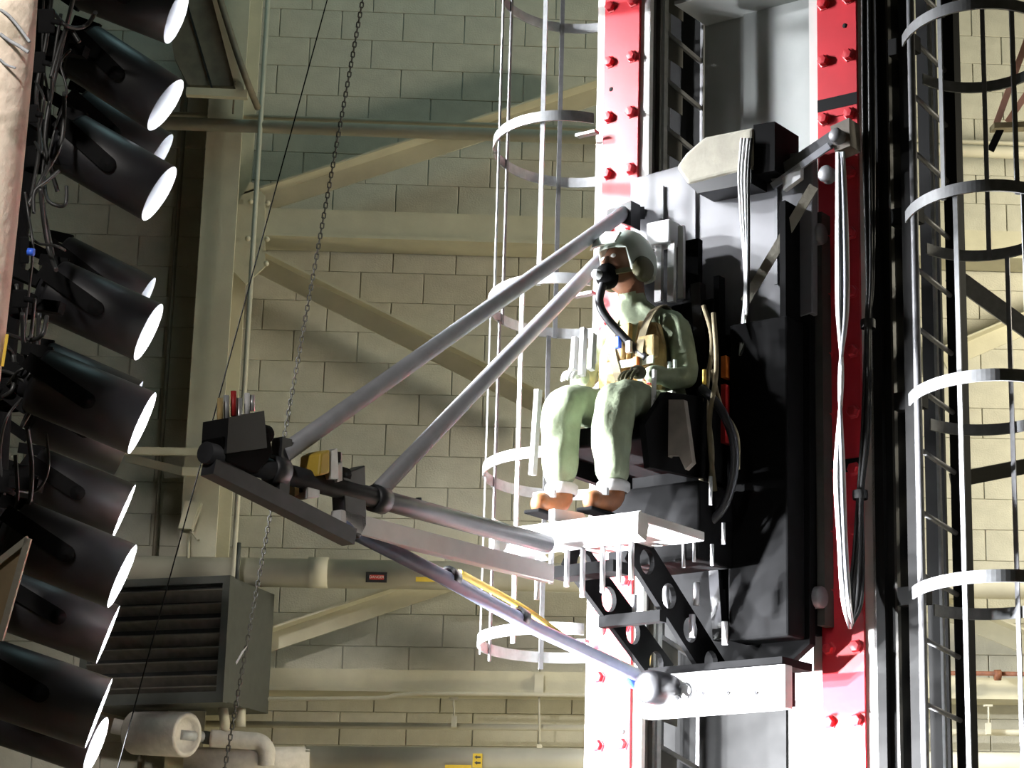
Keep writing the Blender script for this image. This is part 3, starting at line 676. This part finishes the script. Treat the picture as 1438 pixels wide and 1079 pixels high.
MB().bar(TP(980, 400, .33), TP(1012, 900, .33), .05, .05, nv).build('seat_rail', 'black', ST)
MB().bar(TP(1010, 390, .30), TP(1016, 900, .30), .03, .05, nv).build('seat_rail', 'blackmatte', ST)
# arched side handle and webbing
MB().tube(spline([TP(985, 545, .5), TP(1012, 575, .5), TP(1030, 620, .5), TP(1030, 670, .5), TP(1015, 715, .5), TP(985, 742, .5), TP(960, 748, .5)]), .020, 10).build('side_loop', 'boomblack', ST)
for k, pts in enumerate((((988, 430), (1000, 480), (992, 560), (1000, 640), (992, 740)), ((1000, 520), (1012, 570), (1034, 610), (1036, 660)), ((985, 560), (980, 640), (988, 700), (984, 735)), ((1002, 440), (1006, 520), (996, 600), (1004, 690)))):
    MB().tube(spline([TP(x, y, .46+.02*k) for x, y in pts]), .011, 7).build('side_strap', 'webbing', ST)
for x, y, h, m_ in ((940, 520, 22, 'helmet'), (948, 518, 24, 'helmet'), (989, 530, 20, 'yellow'), (934, 530, 15, 'white')):
    MB().tube([TP(x, y-h/2, .6), TP(x, y+h/2, .6)], .009, 8).build('release_pin', m_, ST)
MB().tbox(SU-.15, SU+.33, .34, .62, 3.45, 3.80).bevel(.01).build('lower_box', 'blackmatte', ST)
for x, y, h in ((975, 770, 40), (998, 690, 40), (1000, 780, 30), (1016, 750, 30), (960, 780, 36)):
    MB().tube([TP(x, y-h/2, .62), TP(x, y+h/2, .62)], .008, 8).build('steel_pin', 'alu', ST)

# ------------------------------------------------------------------ seated person
def skin_mesh(verts, edges, radii, sub=2):
    me = bpy.data.meshes.new('tmp'); me.from_pydata([V(v) for v in verts], edges, [])
    o = bpy.data.objects.new('tmp', me); COL.objects.link(o)
    sk = o.modifiers.new('s', 'SKIN'); sk.use_smooth_shade = True
    for i, r_ in enumerate(radii): me.skin_vertices[0].data[i].radius = (r_, r_) if not isinstance(r_, tuple) else r_
    me.skin_vertices[0].data[0].use_root = True
    ss = o.modifiers.new('u', 'SUBSURF'); ss.levels = sub; ss.render_levels = sub
    bpy.context.view_layer.update()
    out = bpy.data.meshes.new_from_object(o.evaluated_get(bpy.context.evaluated_depsgraph_get()))
    bpy.data.objects.remove(o); bpy.data.meshes.remove(me)
    for p in out.polygons: p.use_smooth = True
    return out
def mesh_obj(name, me, m, parent):
    me.materials.clear(); me.materials.append(M[m])
    xs = [v.co for v in me.vertices]; c = V([(min(v[i] for v in xs)+max(v[i] for v in xs))/2 for i in range(3)])
    me.transform(Matrix.Translation(-c)); return link(name, me, c, parent)
PU = -.10
PR = thing('person', T(PU, .5, 4.03), 'person in sage flight suit and pale helmet strapped in the ejection seat', 'person')
J = dict(
 pelvis=(PU, .47, 4.14, .135), waist=(PU-.01, .45, 4.28, .130), chest=(PU-.04, .45, 4.45, .145), collar=(PU-.08, .47, 4.59, .105), neck=(PU-.105, .50, 4.68, .058), head=(PU-.115, .53, 4.78, .070), crown=(PU-.12, .545, 4.90, .085),
 rs=(PU-.25, .47, 4.56, .075), re=(PU-.31, .62, 4.32, .056), rw=(PU-.17, .83, 4.30, .038),
 ls=(PU+.115, .46, 4.56, .075), le=(PU+.20, .52, 4.29, .058), lw=(PU+.14, .77, 4.27, .038),
 rh=(PU-.095, .52, 4.12, .105), rk=(PU-.125, .98, 4.14, .094), rka=(PU-.125, 1.03, 4.06, .094), rc=(PU-.12, 1.03, 3.93, .090), ra=(PU-.115, 1.035, 3.73, .074),
 lh=(PU+.095, .52, 4.12, .105), lk=(PU+.15, .98, 4.12, .096), lka=(PU+.15, 1.03, 4.04, .096), lc=(PU+.15, 1.03, 3.91, .092), la=(PU+.155, 1.035, 3.71, .076))
E_ = [('pelvis', 'waist'), ('waist', 'chest'), ('chest', 'collar'), ('collar', 'neck'), ('neck', 'head'), ('head', 'crown'), ('collar', 'rs'), ('rs', 're'), ('re', 'rw'), ('collar', 'ls'), ('ls', 'le'), ('le', 'lw'),
      ('pelvis', 'rh'), ('rh', 'rk'), ('rk', 'rka'), ('rka', 'rc'), ('rc', 'ra'), ('pelvis', 'lh'), ('lh', 'lk'), ('lk', 'lka'), ('lka', 'lc'), ('lc', 'la')]
ks = list(J)
bme_ = skin_mesh([T(*J[k][:3]) for k in ks], [(ks.index(a), ks.index(b)) for a, b in E_], [J[k][3] for k in ks], 3)
from mathutils import noise
bme_.update()
nrm = [v.normal.copy() for v in bme_.vertices]
for v, n_ in zip(bme_.vertices, nrm):
    if v.co.z < 4.70:
        q = v.co; f_ = noise.noise(V((q.x*17, q.y*17, q.z*6)))*.014 + noise.noise(V((q.x*30, q.y*30, q.z*14)))*.006
        v.co = q + n_*f_
body = mesh_obj('body', bme_, 'suit', PR); bme_.materials.append(M['skin'])
zc = wloc(body).z
for p in bme_.polygons:
    if p.center.z + zc > 4.735: p.material_index = 1
# head frame: looks out along n, turned a little to the person's right
hd = (nv*.95 - tv*.25).normalized(); hs = hd.cross(V((0, 0, 1))).normalized(); hu_ = V((0, 0, 1))
HCn = T(PU-.12, .56, 4.865)
def H(f, s, z): return HCn + hd*f + hs*s + hu_*z
MB().ell(H(.015, 0, -.01), hd*.10, hs*.078, hu_*.125).build('face', 'skin', PR)
MB().tube([H(.105, 0, .02), H(.125, 0, -.015), H(.118, 0, -.03)], [.012, .017, .012], 10).build('nose', 'skin', PR)
for s in (-.032, .032): MB().ell(H(.100, s, .022), hd*.010, hs*.016, hu_*.010, 10, 6).build('eye', 'eye', PR)
# helmet shell: lathe cut open at the face
hb = MB(); rows = 12; cols = 28; grid = []
for i in range(rows+1):
    th = math.pi*.60*i/rows; row = []
    for k in range(cols):
        ph = 2*math.pi*k/cols; cut = 1.0
        f_ = math.cos(ph); lim = math.pi*(.60 if f_ < .45 else .40)
        tt = min(th, lim*(i/rows)) if f_ >= .45 else th
        row.append(hb.bm.verts.new(H(-.01+.150*math.sin(tt)*math.cos(ph), .125*math.sin(tt)*math.sin(ph), .005+.170*math.cos(tt))))
    grid.append(row)
for a, b in zip(grid, grid[1:]):
    for k in range(cols): hb.face([a[k], a[(k+1) % cols], b[(k+1) % cols], b[k]], True)
bmesh.ops.remove_doubles(hb.bm, verts=hb.bm.verts, dist=.0005)
hm = hb.build('helmet', 'helmet', PR)
sm_ = hm.modifiers.new('thick', 'SOLIDIFY'); sm_.thickness = .010; sm_.offset = -1
MB().prism([H(.13, -.085, .065), H(.155, -.04, .06), H(.16, 0, .058), H(.155, .04, .06), H(.13, .085, .065), H(.10, .09, .12), H(.11, 0, .14), H(.10, -.09, .12)], hd*.012).build('visor_cover', 'helmet', hm)
for s in (-1, 1):
    MB().lathe([(0, .035), (.045, .033), (.060, .015), (.062, 0), (.0, 0)], H(-.01, s*.105, -.035), hs*s, 18).build('ear_cup', 'olive', hm)
# oxygen mask and hose
MB().ell(H(.105, 0, -.070), hd*.058, hs*.052, hu_*.062).build('oxygen_mask', 'blackmatte', PR)
MB().lathe([(0, .03), (.020, .03), (.024, 0)], H(.155, 0, -.075), hd, 12).build('mask_valve', 'galv', PR)
MB().tube(spline([H(.13, 0, -.11), H(.15, .0, -.20), H(.13, -.03, -.28), T(PU-.03, .64, 4.46), T(PU+.06, .64, 4.38)]), .020, 10).build('oxygen_hose', 'boomblack', PR)
for s in (-1, 1): MB().bar(H(.10, s*.05, -.06), H(.0, s*.12, -.03), .012, .022).build('mask_strap', 'olive', PR)
# survival vest: shaped panels over the chest
def vest_panel(s):
    pts = []
    for (du, z, w_) in ((.02, 4.58, .57), (.11, 4.56, .555), (.145, 4.45, .565), (.15, 4.30, .56), (.13, 4.20, .565), (.02, 4.20, .60), (.012, 4.40, .605)):
        cu = PU-.035; pts.append(T(cu+s*du*(1.35 if s < 0 else 1.05), w_, z))
    return MB().prism(pts, nv*.035).bevel(.008).build('vest_panel', 'vest', PR)
vps = {-1: vest_panel(-1), 1: vest_panel(1)}
for s, z in ((-1, 4.44), (-1, 4.29), (1, 4.44), (1, 4.29)):
    MB().tbox(PU-.03+s*.085-.045, PU-.03+s*.085+.045, .60, .645, z-.055, z+.05).bevel(.010).build('vest_pocket', 'vest', vps[s])
for s in (-1, 1):
    hp_ = (spline([T(PU-.07+s*.10, .36, 4.63), T(PU-.07+s*.10, .47, 4.675), T(PU-.06+s*.095, .58, 4.60), T(PU-.05+s*.08, .645, 4.46), T(PU-.03+s*.05, .655, 4.30)], 5)); hb_ = MB()
    for a, b in zip(hp_, hp_[1:]): hb_.bar(a, b+(b-a)*.06, .040, .007, (b-a).cross(tv))
    hb_.build('harness_strap', 'webbing', PR)
MB().bar(T(PU-.17, .645, 4.37), T(PU+.10, .645, 4.37), .012, .035).build('chest_strap', 'strap', PR)
MB().bar(T(PU-.19, .60, 4.20), T(PU+.18, .60, 4.20), .03, .045).build('lap_belt', 'strap', PR)
for u, w_, z, m_ in ((PU-.08, .665, 4.47, 'blue'), (PU-.20, .69, 4.41, 'blue'), (PU+.02, .665, 4.36, 'orange'), (PU+.09, .66, 4.28, 'redpart'), (PU+.05, .665, 4.30, 'white'), (PU-.02, .665, 4.44, 'white')):
    MB().tbox(u-.013, u+.013, w_-.012, w_+.012, z-.028, z+.028).bevel(.005).build('buckle', m_, PR)
# gloved hands resting on thighs: palm and five fingers each
def hand(wr, fwd, side, dn, s):
    wr, fwd, side, dn = V(wr), fwd.normalized(), side.normalized(), dn.normalized()
    vs, es, rs_ = [wr, wr+fwd*.045, wr+fwd*.085], [(0, 1), (1, 2)], [(.026, .030), (.020, .040), (.018, .036)]
    me = skin_mesh(vs, es, [.028, .036, .030], 2)
    bm = bmesh.new(); bm.from_mesh(me)
    for k, (off, ln) in enumerate(((-.030, .072), (-.010, .082), (.010, .078), (.029, .062))):
        b0 = wr+fwd*.075+side*off*s
        ch_ = [b0, b0+fwd*ln*.42+dn*.006, b0+fwd*ln*.72+dn*.026, b0+fwd*ln*.88+dn*.048]
        fm = skin_mesh(ch_, [(0, 1), (1, 2), (2, 3)], [.0100, .0095, .0088, .0075], 1); bm.from_mesh(fm)
    b0 = wr+fwd*.030-side*.026*s
    fm = skin_mesh([b0, b0+fwd*.026-side*.026*s+dn*.008, b0+fwd*.055-side*.030*s+dn*.022, b0+fwd*.072-side*.022*s+dn*.032], [(0, 1), (1, 2), (2, 3)], [.013, .0115, .010, .0085], 1); bm.from_mesh(fm)
    out = bpy.data.meshes.new('glove'); bm.to_mesh(out); bm.free()
    for p in out.polygons: p.use_smooth = True
    return out
mesh_obj('glove', hand(T(PU-.165, .835, 4.298), nv+tv*.18-V((0, 0, .15)), tv, V((0, 0, -1)), -1), 'sock', PR)
mesh_obj('glove', hand(T(PU+.138, .775, 4.268), nv-tv*.10-V((0, 0, .1)), tv, V((0, 0, -1)), 1), 'olive', PR)
for dx, y0, y1 in ((808, 475, 520), (820, 462, 528), (833, 470, 520)):
    MB().bar(TP(dx, y0, .96), TP(dx-3, y1, .99), .022, .03, nv).build('thigh_strap', 'sock', PR)
# boots
for s, u in ((-1, PU-.11), (1, PU+.16)):
    za = 3.73 if s < 0 else 3.71
    bm_ = skin_mesh([T(u, 1.03, za+.02), T(u, 1.03, za-.07), T(u-.005, 1.13, za-.085), T(u-.01, 1.215, za-.095)], [(0, 1), (1, 2), (2, 3)], [.064, .060, .056, .046], 2)
    bt = mesh_obj('boot', bm_, 'boot', PR)
    MB().lathe([(.060, -.03), (.072, -.015), (.072, .01), (.062, .02)], T(u, 1.03, za-.0), V((0, 0, 1)), 18).build('sock_cuff', 'sock', PR)
    MB().tbox(u-.045, u+.038, .985, 1.235, za-.142, za-.125).bevel(.006).build('boot_sole', 'blackmatte', bt)
    MB().bar(T(u-.055, 1.15, za-.05), T(u+.055, 1.15, za-.05), .03, .018, nv).build('toe_strap', 'sock', bt)

# ------------------------------------------------------------------ camera boom
BU = -.05
BM = thing('camera_boom', T(BU, 1.4, 3.4), 'long charcoal boom reaching forward from the carriage, braced by two grey struts', 'boom')
def BT(x, y, u=BU): return T(*TU(x, y, u))
mtb = MB().tube([T(BU, 3.30, 3.405), T(BU, 1.34, 3.42)], .038, 18).build('main_tube', 'boomblack', BM)
MB().bar(T(BU, 2.63, 3.290), T(BU, 1.32, 3.30), .05, .075).bevel(.004).build('white_beam', 'white', BM)
MB().tube([BT(478, 738), BT(630, 815, -.12), BT(755, 885, -.2), BT(925, 962, -.3)], .030, 14).build('lower_tube', 'boomblue', BM)
MB().tube([T(BU, 2.93, 3.47), TP(878, 298, .30)], .034, 16).build('strut', 'boomgrey', BM)
MB().tube([BT(530, 692), TP(858, 350, .30)], .034, 16).build('strut', 'boomgrey', BM)
for w_ in (2.95, 2.40):
    MB().lathe([(.04, -.035), (.052, -.03), (.052, .03), (.04, .035)], T(BU, w_, 3.41), nv, 18).build('collar', 'boomblack', mtb)
MB().bar(T(BU, 2.93, 3.30), T(BU, 2.93, 3.53), .05, .05, nv).build('collar_lug', 'boomblack', BM)
MB().prism([BT(x, y)-tv*.035 for x, y in ((474, 668), (506, 655), (508, 740), (498, 758), (478, 738))], tv*.06).bevel(.005).build('junction_bracket', 'boomblack', BM)
MB().bar(T(BU, 3.28, 3.36), T(BU, 2.55, 3.24), .06, .06).build('lower_bar', 'boomblack', BM)
for x, y in ((632, 812), (730, 868)):
    c = BT(x, y, -.13 if x < 700 else -.19); MB().lathe([(.03, -.03), (.042, -.025), (.042, .025), (.03, .03)], c, BT(755, 885, -.2)-BT(630, 815, -.12), 14).build('clamp', 'black', BM)
MB().prism([BT(x, y)-tv*.06 for x, y in ((300, 616), (366, 608), (372, 640), (350, 668), (306, 650))], tv*.10).bevel(.006).build('end_block', 'blackmatte', BM)
MB().tube([BT(588, 725), BT(588, 700)], .012, 8).build('pin', 'black', BM)
hz = MB(); hz.tube(spline([BT(645, 805, -.16), BT(735, 855, -.2), BT(805, 905, -.26), BT(862, 940, -.30), BT(895, 957, -.32), BT(908, 938, -.33), BT(911, 905, -.34)]), .014, 10)
yho = hz.build('yellow_hose', 'yellow', BM)
for (x, y, x2, y2, u) in ((810, 905, 828, 920, -.27), (876, 951, 892, 962, -.31)):
    MB().tube([BT(x, y, u), BT(x2, y2, u)], .024, 12).build('blue_fitting', 'blue', yho)
# cameras on the boom
hc = thing('high_speed_camera', BT(328, 600), 'black camera cluster with silver and orange pieces on the boom tip', 'camera')
MB().hexa([BT(x, y)+tv*e for e in (-.07, .05) for x, y in ((303, 640), (360, 632), (356, 580), (306, 590))]).build('body', 'black', hc)
for x, y0, y1, m_ in ((309, 560, 598, 'vest'), (318, 556, 590, 'galv'), (328, 550, 585, 'redpart'), (336, 560, 610, 'alu'), (347, 553, 585, 'white'), (354, 556, 578, 'alu')):
    MB().tube([BT(x, y0), BT(x, y1)], .010, 8).build('connector', m_, hc)
MB().lathe([(0, 0), (.03, 0), (.034, .02), (.034, .08), (.028, .09), (0, .07)], BT(352, 605), -nv, 16).build('lens', 'blackmatte', hc)
kc = thing('high_speed_camera', BT(455, 655), 'yellow and silver camera standing on top of the boom', 'camera')
MB().hexa([BT(x, y)+tv*e for e in (-.04, .06) for x, y in ((430, 672), (446, 668), (446, 634), (433, 640))]).bevel(.008).build('yellow_cover', 'yellow', kc)
MB().hexa([BT(x, y)+tv*e for e in (-.04, .06) for x, y in ((447, 676), (458, 676), (456, 633), (448, 637))]).build('body', 'alu', kc)
MB().hexa([BT(x, y)+tv*e for e in (-.03, .05) for x, y in ((459, 680), (466, 678), (466, 652), (459, 656))]).build('end_plate', 'white', kc)
MB().lathe([(0, 0), (.026, 0), (.03, .02), (.03, .07), (0, .06)], BT(467, 664), -nv, 14).build('lens', 'blackmatte', kc)
MB().tube([BT(474, 665), BT(474, 636)], .014, 8).build('post', 'black', kc); MB().tube([BT(477, 658), BT(477, 637)], .008, 8).build('post', 'alu', kc)
k2 = thing('high_speed_camera', BT(430, 688), 'small silver camera slung under the boom beside the chain', 'camera')
MB().hexa([BT(x, y)+tv*e for e in (-.09, .02) for x, y in ((425, 703), (444, 700), (444, 674), (425, 678))]).bevel(.006).build('body', 'alu', k2)
MB().hexa([BT(x, y)+tv*e for e in (-.09, .0) for x, y in ((414, 698), (420, 695), (420, 672), (414, 676))]).build('cover', 'vest', k2)
MB().hexa([BT(x, y)+tv*e for e in (-.06, .0) for x, y in ((420, 692), (425, 692), (425, 680), (420, 680))]).build('lens', 'blackmatte', k2)

# ------------------------------------------------------------------ lamp rig on the left
def lamp(i, tx, ty, bx, by, ang, tow, label, dz=0, power=1.0, cone=78):
    px, py = (tx+bx)/2, (ty+by)/2; ln = math.hypot(tx-bx, ty-by); D = .28
    Z = F*D/ln + dz; c = P(px, py, Z); D = ln*Z/F; r = D/2
    # axis in the camera's picture plane, leaning towards the camera by tow
    vx, vy = math.cos(R(ang)), -math.sin(R(ang))
    view = (c-CAM).normalized(); sx = (ri - view*ri.dot(view)).normalized(); sy = sx.cross(view).normalized()
    if sy.dot(up) < 0: sy = -sy
    ax = ((sx*vx+sy*vy)*math.cos(R(tow)) - view*math.sin(R(tow))).normalized()
    Lc = .47
    root = thing('studio_lamp', c-ax*Lc, label, 'lamp')
    HB = MB(); HB.lathe([(0, -Lc-.04), (r*.60, -Lc-.04), (r*.64, -Lc-.01), (r*.64, -Lc), (r*.95, -Lc+.004), (r, -Lc+.02), (r, 0), (r*.985, .001), (r*.985, -.004)], c, ax, 40); hsg = HB.build('housing', 'black', root)
    MB().lathe([(r*.984, 0.0), (r*.97, -.30), (r*.75, -.38), (r*.3, -.42), (0, -.43)], c, ax, 40).build('reflector', 'canin', root)
    MB().ell(c-ax*.36, ax*.035, ortho(ax)[0]*.028, ortho(ax)[1]*.028, 12, 8).build('bulb', 'bulb', root)
    # yoke: side arm with pivot knob, and the tail bracket
    sd = (-view - ax*(-view).dot(ax)).normalized(); dn = sd.cross(ax).normalized()
    p0 = c-ax*.22+sd*(r+.012); p1 = c-ax*(Lc+.04)+sd*(r+.012)+(dn if dn.z > 0 else -dn)*.06
    yk = MB().bar(p0, p1, .07, .010, sd).build('yoke', 'blackmatte', root)
    MB().lathe([(0, .014), (.010, .014), (.012, .008), (.035, .006), (.035, -.012)], p0, sd, 14).build('pivot_knob', 'blackmatte', yk)
    MB().bar(c-ax*(Lc+.06), c-ax*(Lc+.26), .05, .05).build('tail_bracket', 'blackmatte', root)
    for s in (-1, 1):
        MB().bar(c-ax*(Lc-.02)+dn*s*r*.9, c-ax*(Lc+.10)+dn*s*r*.7, .05, .04, sd).build('cooling_fin', 'blackmatte', hsg)
    d_ = bpy.data.lights.new('lamp_light', 'SPOT'); d_.energy = LAMP_W*power; d_.spot_size = R(cone); d_.spot_blend = 1.0; d_.shadow_soft_size = .05; d_.color = (.95, .97, 1.0)
    o = bpy.data.objects.new('lamp_light', d_); COL.objects.link(o); o.parent = root
    o.location = ax*(Lc-.20); o.rotation_mode = 'QUATERNION'; o.rotation_quaternion = (-ax).to_track_quat('Z', 'Y')
    return root
LAMPS = [
 (266, -160, 236, -86, 12, 12, 'black lamp just above the top edge of view', 0, 0.6),
 (262, -14, 233, 62, 22, 16, 'topmost black lamp, cut off by the top edge of view', 0, 0.8),
 (257, 113, 208, 183, 34, 17, 'black lamp second from the top with a wide white mouth', 0, 0.8),
 (241, 188, 203, 258, 31, 12, 'black lamp mostly hidden between the second and third front lamps', .35, 0.4),
 (247, 235, 200, 310, 31, 15, 'black lamp third down the front row, level with the overhead wall pipes', 0, 0.8),
 (217, 390, 182, 462, 27, 9, 'black lamp peeking out behind the fourth front lamp', .35, 0.4),
 (227, 427, 190, 507, 25, 12, 'black lamp fourth down the front row, alone below a gap of wall', 0, 1.1),
 (201, 536, 165, 612, 24, 5, 'black lamp whose top edge shows above the fifth front lamp', .35, 0.5),
 (221, 553, 178, 637, 23, 8, 'large black lamp level with the boom tip', 0, 1.8),
 (193, 590, 160, 667, 22, -3, 'shaded black lamp tucked under the lamp level with the boom tip', .75, 0.3),
 (190, 681, 158, 756, 22, 4, 'black lamp with thin white rim above the louvred heater', 0, 2.4),
 (193, 767, 150, 853, 22.5, 8, 'black lamp beside the top edge of the louvred heater', 0, 2.6),
 (169, 852, 134, 932, 20, 3, 'black lamp overlapping the middle of the louvred heater', 0, 2.8),
 (159, 955, 118, 1050, 19, 2.5, 'biggest black lamp at the lower left, beside the insulated pipe', 0, 2.8),
 (153, 1010, 116, 1086, 19, 12, 'black lamp at the bottom edge showing a slanted white mouth', .3, 2.2),
 (138, 1330, 176, 1424, -24, 5, 'black lamp below view, upper one of three tilted up at the carriage', 0, 4.5, 54),
 (116, 1440, 162, 1530, -29, 5, 'black lamp below view, middle one of three tilted up at the carriage', 0, 4.5, 54),
 (90, 1552, 142, 1638, -40, 5, 'black lamp below view, lowest one of three tilted up at the carriage', 0, 7, 54),
]
for i, L_ in enumerate(LAMPS): lamp(i, *L_)
rig = thing('lamp_stand', P(-40, 1100, 9.4), 'black upright lamp stand hidden behind the cables at the left', 'stand')
MB().tube([P(68, -60, 10.9), P(6, 560, 10.2), P(-60, 1640, 8.9)], .035, 14).build('pole', 'blackmatte', rig)
for (x, y, Z) in ((66, 70, 10.3), (52, 225, 10.1), (32, 430, 9.9), (14, 560, 9.7), (2, 680, 9.5), (-16, 780, 9.3)):
    MB().lathe([(.05, -.05), (.06, -.04), (.06, .04), (.05, .05)], P(x, y, Z), V((0, 0, 1)), 14).build('clamp', 'blackmatte', rig)
    MB().bar(P(x, y-4, Z), P(x+55, y+4, Z-.05), .05, .05).build('cross_arm', 'blackmatte', rig)
# peeling tan post
pp = thing('tan_post', P(-5, 440, 8.6), 'tan peeling wrapped post at the upper left edge', 'post')
MB().tube([P(5, -60, 8.6), P(-2, 60, 8.6), P(-20, 250, 8.6), P(-42, 470, 8.6), P(-60, 640, 8.6)], [.132, .132, .132, .128, .12], 32).build('wrap', 'bark', pp)
for pts, r_ in (([(0, 14), (12, 22), (26, 38), (42, 60)], .012), ([(0, 48), (14, 58), (28, 66), (40, 74)], .014), ([(0, 84), (10, 92), (22, 96)], .010)):
    MB().tube(spline([P(x, y, 8.475) for x, y in pts]), r_*.5, 8).build('torn_edge', 'pale', pp)
MB().lathe([(.10, -.06), (.145, -.05), (.145, .05), (.10, .06)], P(-46, 430, 8.6), P(5, -60, 8.6)-P(-60, 640, 8.6), 20).build('band', 'blackmatte', pp)
MB().bar(P(10, 470, 8.6), P(3, 515, 8.6), .010, .012).build('gold_strip', 'yellow', pp)
# plywood flap at the lower left
pb = thing('plywood_flap', P(15, 820, 8.2), 'small tan plywood flap with a pale edge at the lower left edge', 'board')
MB().prism([P(-30, 815, 8.2), P(40, 757, 8.2), P(2, 895, 8.2), P(-30, 900, 8.2)], fw*.015).build('panel', 'ply', pb)
MB().bar(P(-30, 812, 8.19), P(40, 757, 8.19), .02, .022, up).build('edge_strip', 'canvas', pb)
MB().bar(P(40, 757, 8.19), P(0, 900, 8.19), .02, .022, up).build('edge_strip', 'canvas', pb)
# cables behind the lamps
random.seed(11)
CB = [
 [(62, -20), (58, 80), (70, 160), (60, 260), (75, 360)], [(105, -10), (88, 60), (72, 130), (64, 200), (80, 270)], [(75, -10), (66, 60), (52, 130), (56, 200), (42, 280)],
 [(135, 18), (125, 34), (108, 40), (88, 34), (70, 10)], [(100, 70), (84, 90), (92, 130), (76, 180), (66, 240)], [(50, 115), (62, 140), (56, 180), (60, 215), (50, 200)],
 [(92, 130), (88, 200), (60, 250), (40, 290)], [(34, 270), (40, 300), (44, 350), (38, 420), (30, 500)], [(58, 265), (60, 310), (70, 350), (80, 380)], [(94, 262), (94, 286), (82, 290), (66, 280), (62, 250)],
 [(30, 440), (34, 490), (42, 512), (52, 490), (56, 440)], [(24, 400), (30, 460), (36, 500), (44, 480), (50, 420)], [(66, 445), (60, 470), (40, 478), (10, 470)], [(40, 330), (54, 342), (80, 346), (92, 352)],
 [(0, 480), (18, 500), (20, 545), (0, 560)], [(30, 560), (10, 590), (2, 640), (6, 700)], [(38, 600), (46, 650), (44, 700), (30, 720), (10, 725)], [(64, 610), (66, 660), (50, 690), (20, 690)],
 [(20, 640), (24, 700), (16, 740), (28, 770)], [(110, 60), (96, 40), (84, 64), (70, 110)], [(0, 520), (26, 530), (48, 560), (30, 600)],
 [(46, 300), (50, 270), (66, 255), (84, 240)], [(84, 20), (74, 90), (70, 150), (50, 210)], [(12, 540), (30, 520), (60, 515)],
]
for i, pts in enumerate(CB):
    Z0 = 10.0 - pts[0][1]/1079*1.2
    tag(MB().tube(spline([P(x+random.uniform(-2, 2), y, Z0+random.uniform(-.08, .08)) for x, y in pts]), random.choice((.006, .008, .010)), 7).build('cable', 'rubber'), 'black cable in the tangle hanging between the tan post and the lamps', 'cable', 'black cables behind the lamps')
for i, (x, y, w_, h, lab) in enumerate(((65, 30, 24, 34, 'black plug box at the top of the cable tangle'), (55, 88, 18, 30, 'black clamp block between the tan post and second lamp'), (46, 160, 16, 26, 'black clamp block among the cables level with the third lamp'), (34, 352, 14, 38, 'black plug box beside a blue connector'), (28, 420, 22, 26, 'black plug box left of the fourth lamp'), (14, 520, 24, 22, 'black clamp block by the gold strip'), (30, 670, 26, 34, 'black plug box left of the lower lamps'))):
    pbx = thing('plug_box', P(x, y, 9.6), lab, 'plug box')
    MB().hexa([P(x+sx*w_/2, y+sy*h/2, Z) for Z in (9.5, 9.6) for sx, sy in ((-1, -1), (1, -1), (1, 1), (-1, 1))]).bevel(.006).build('case', 'blackmatte', pbx)
    MB().tube([P(x+w_*.3, y, 9.5), P(x+w_*.9, y+3, 9.5)], .012, 8).build('plug', 'blackmatte', pbx)
bc = tag(MB().tube([P(39, 354, 9.4), P(48, 355, 9.4)], .016, 10).build('blue_connector', 'blue'), 'small bright blue cable connector in the tangle at the left', 'connector')
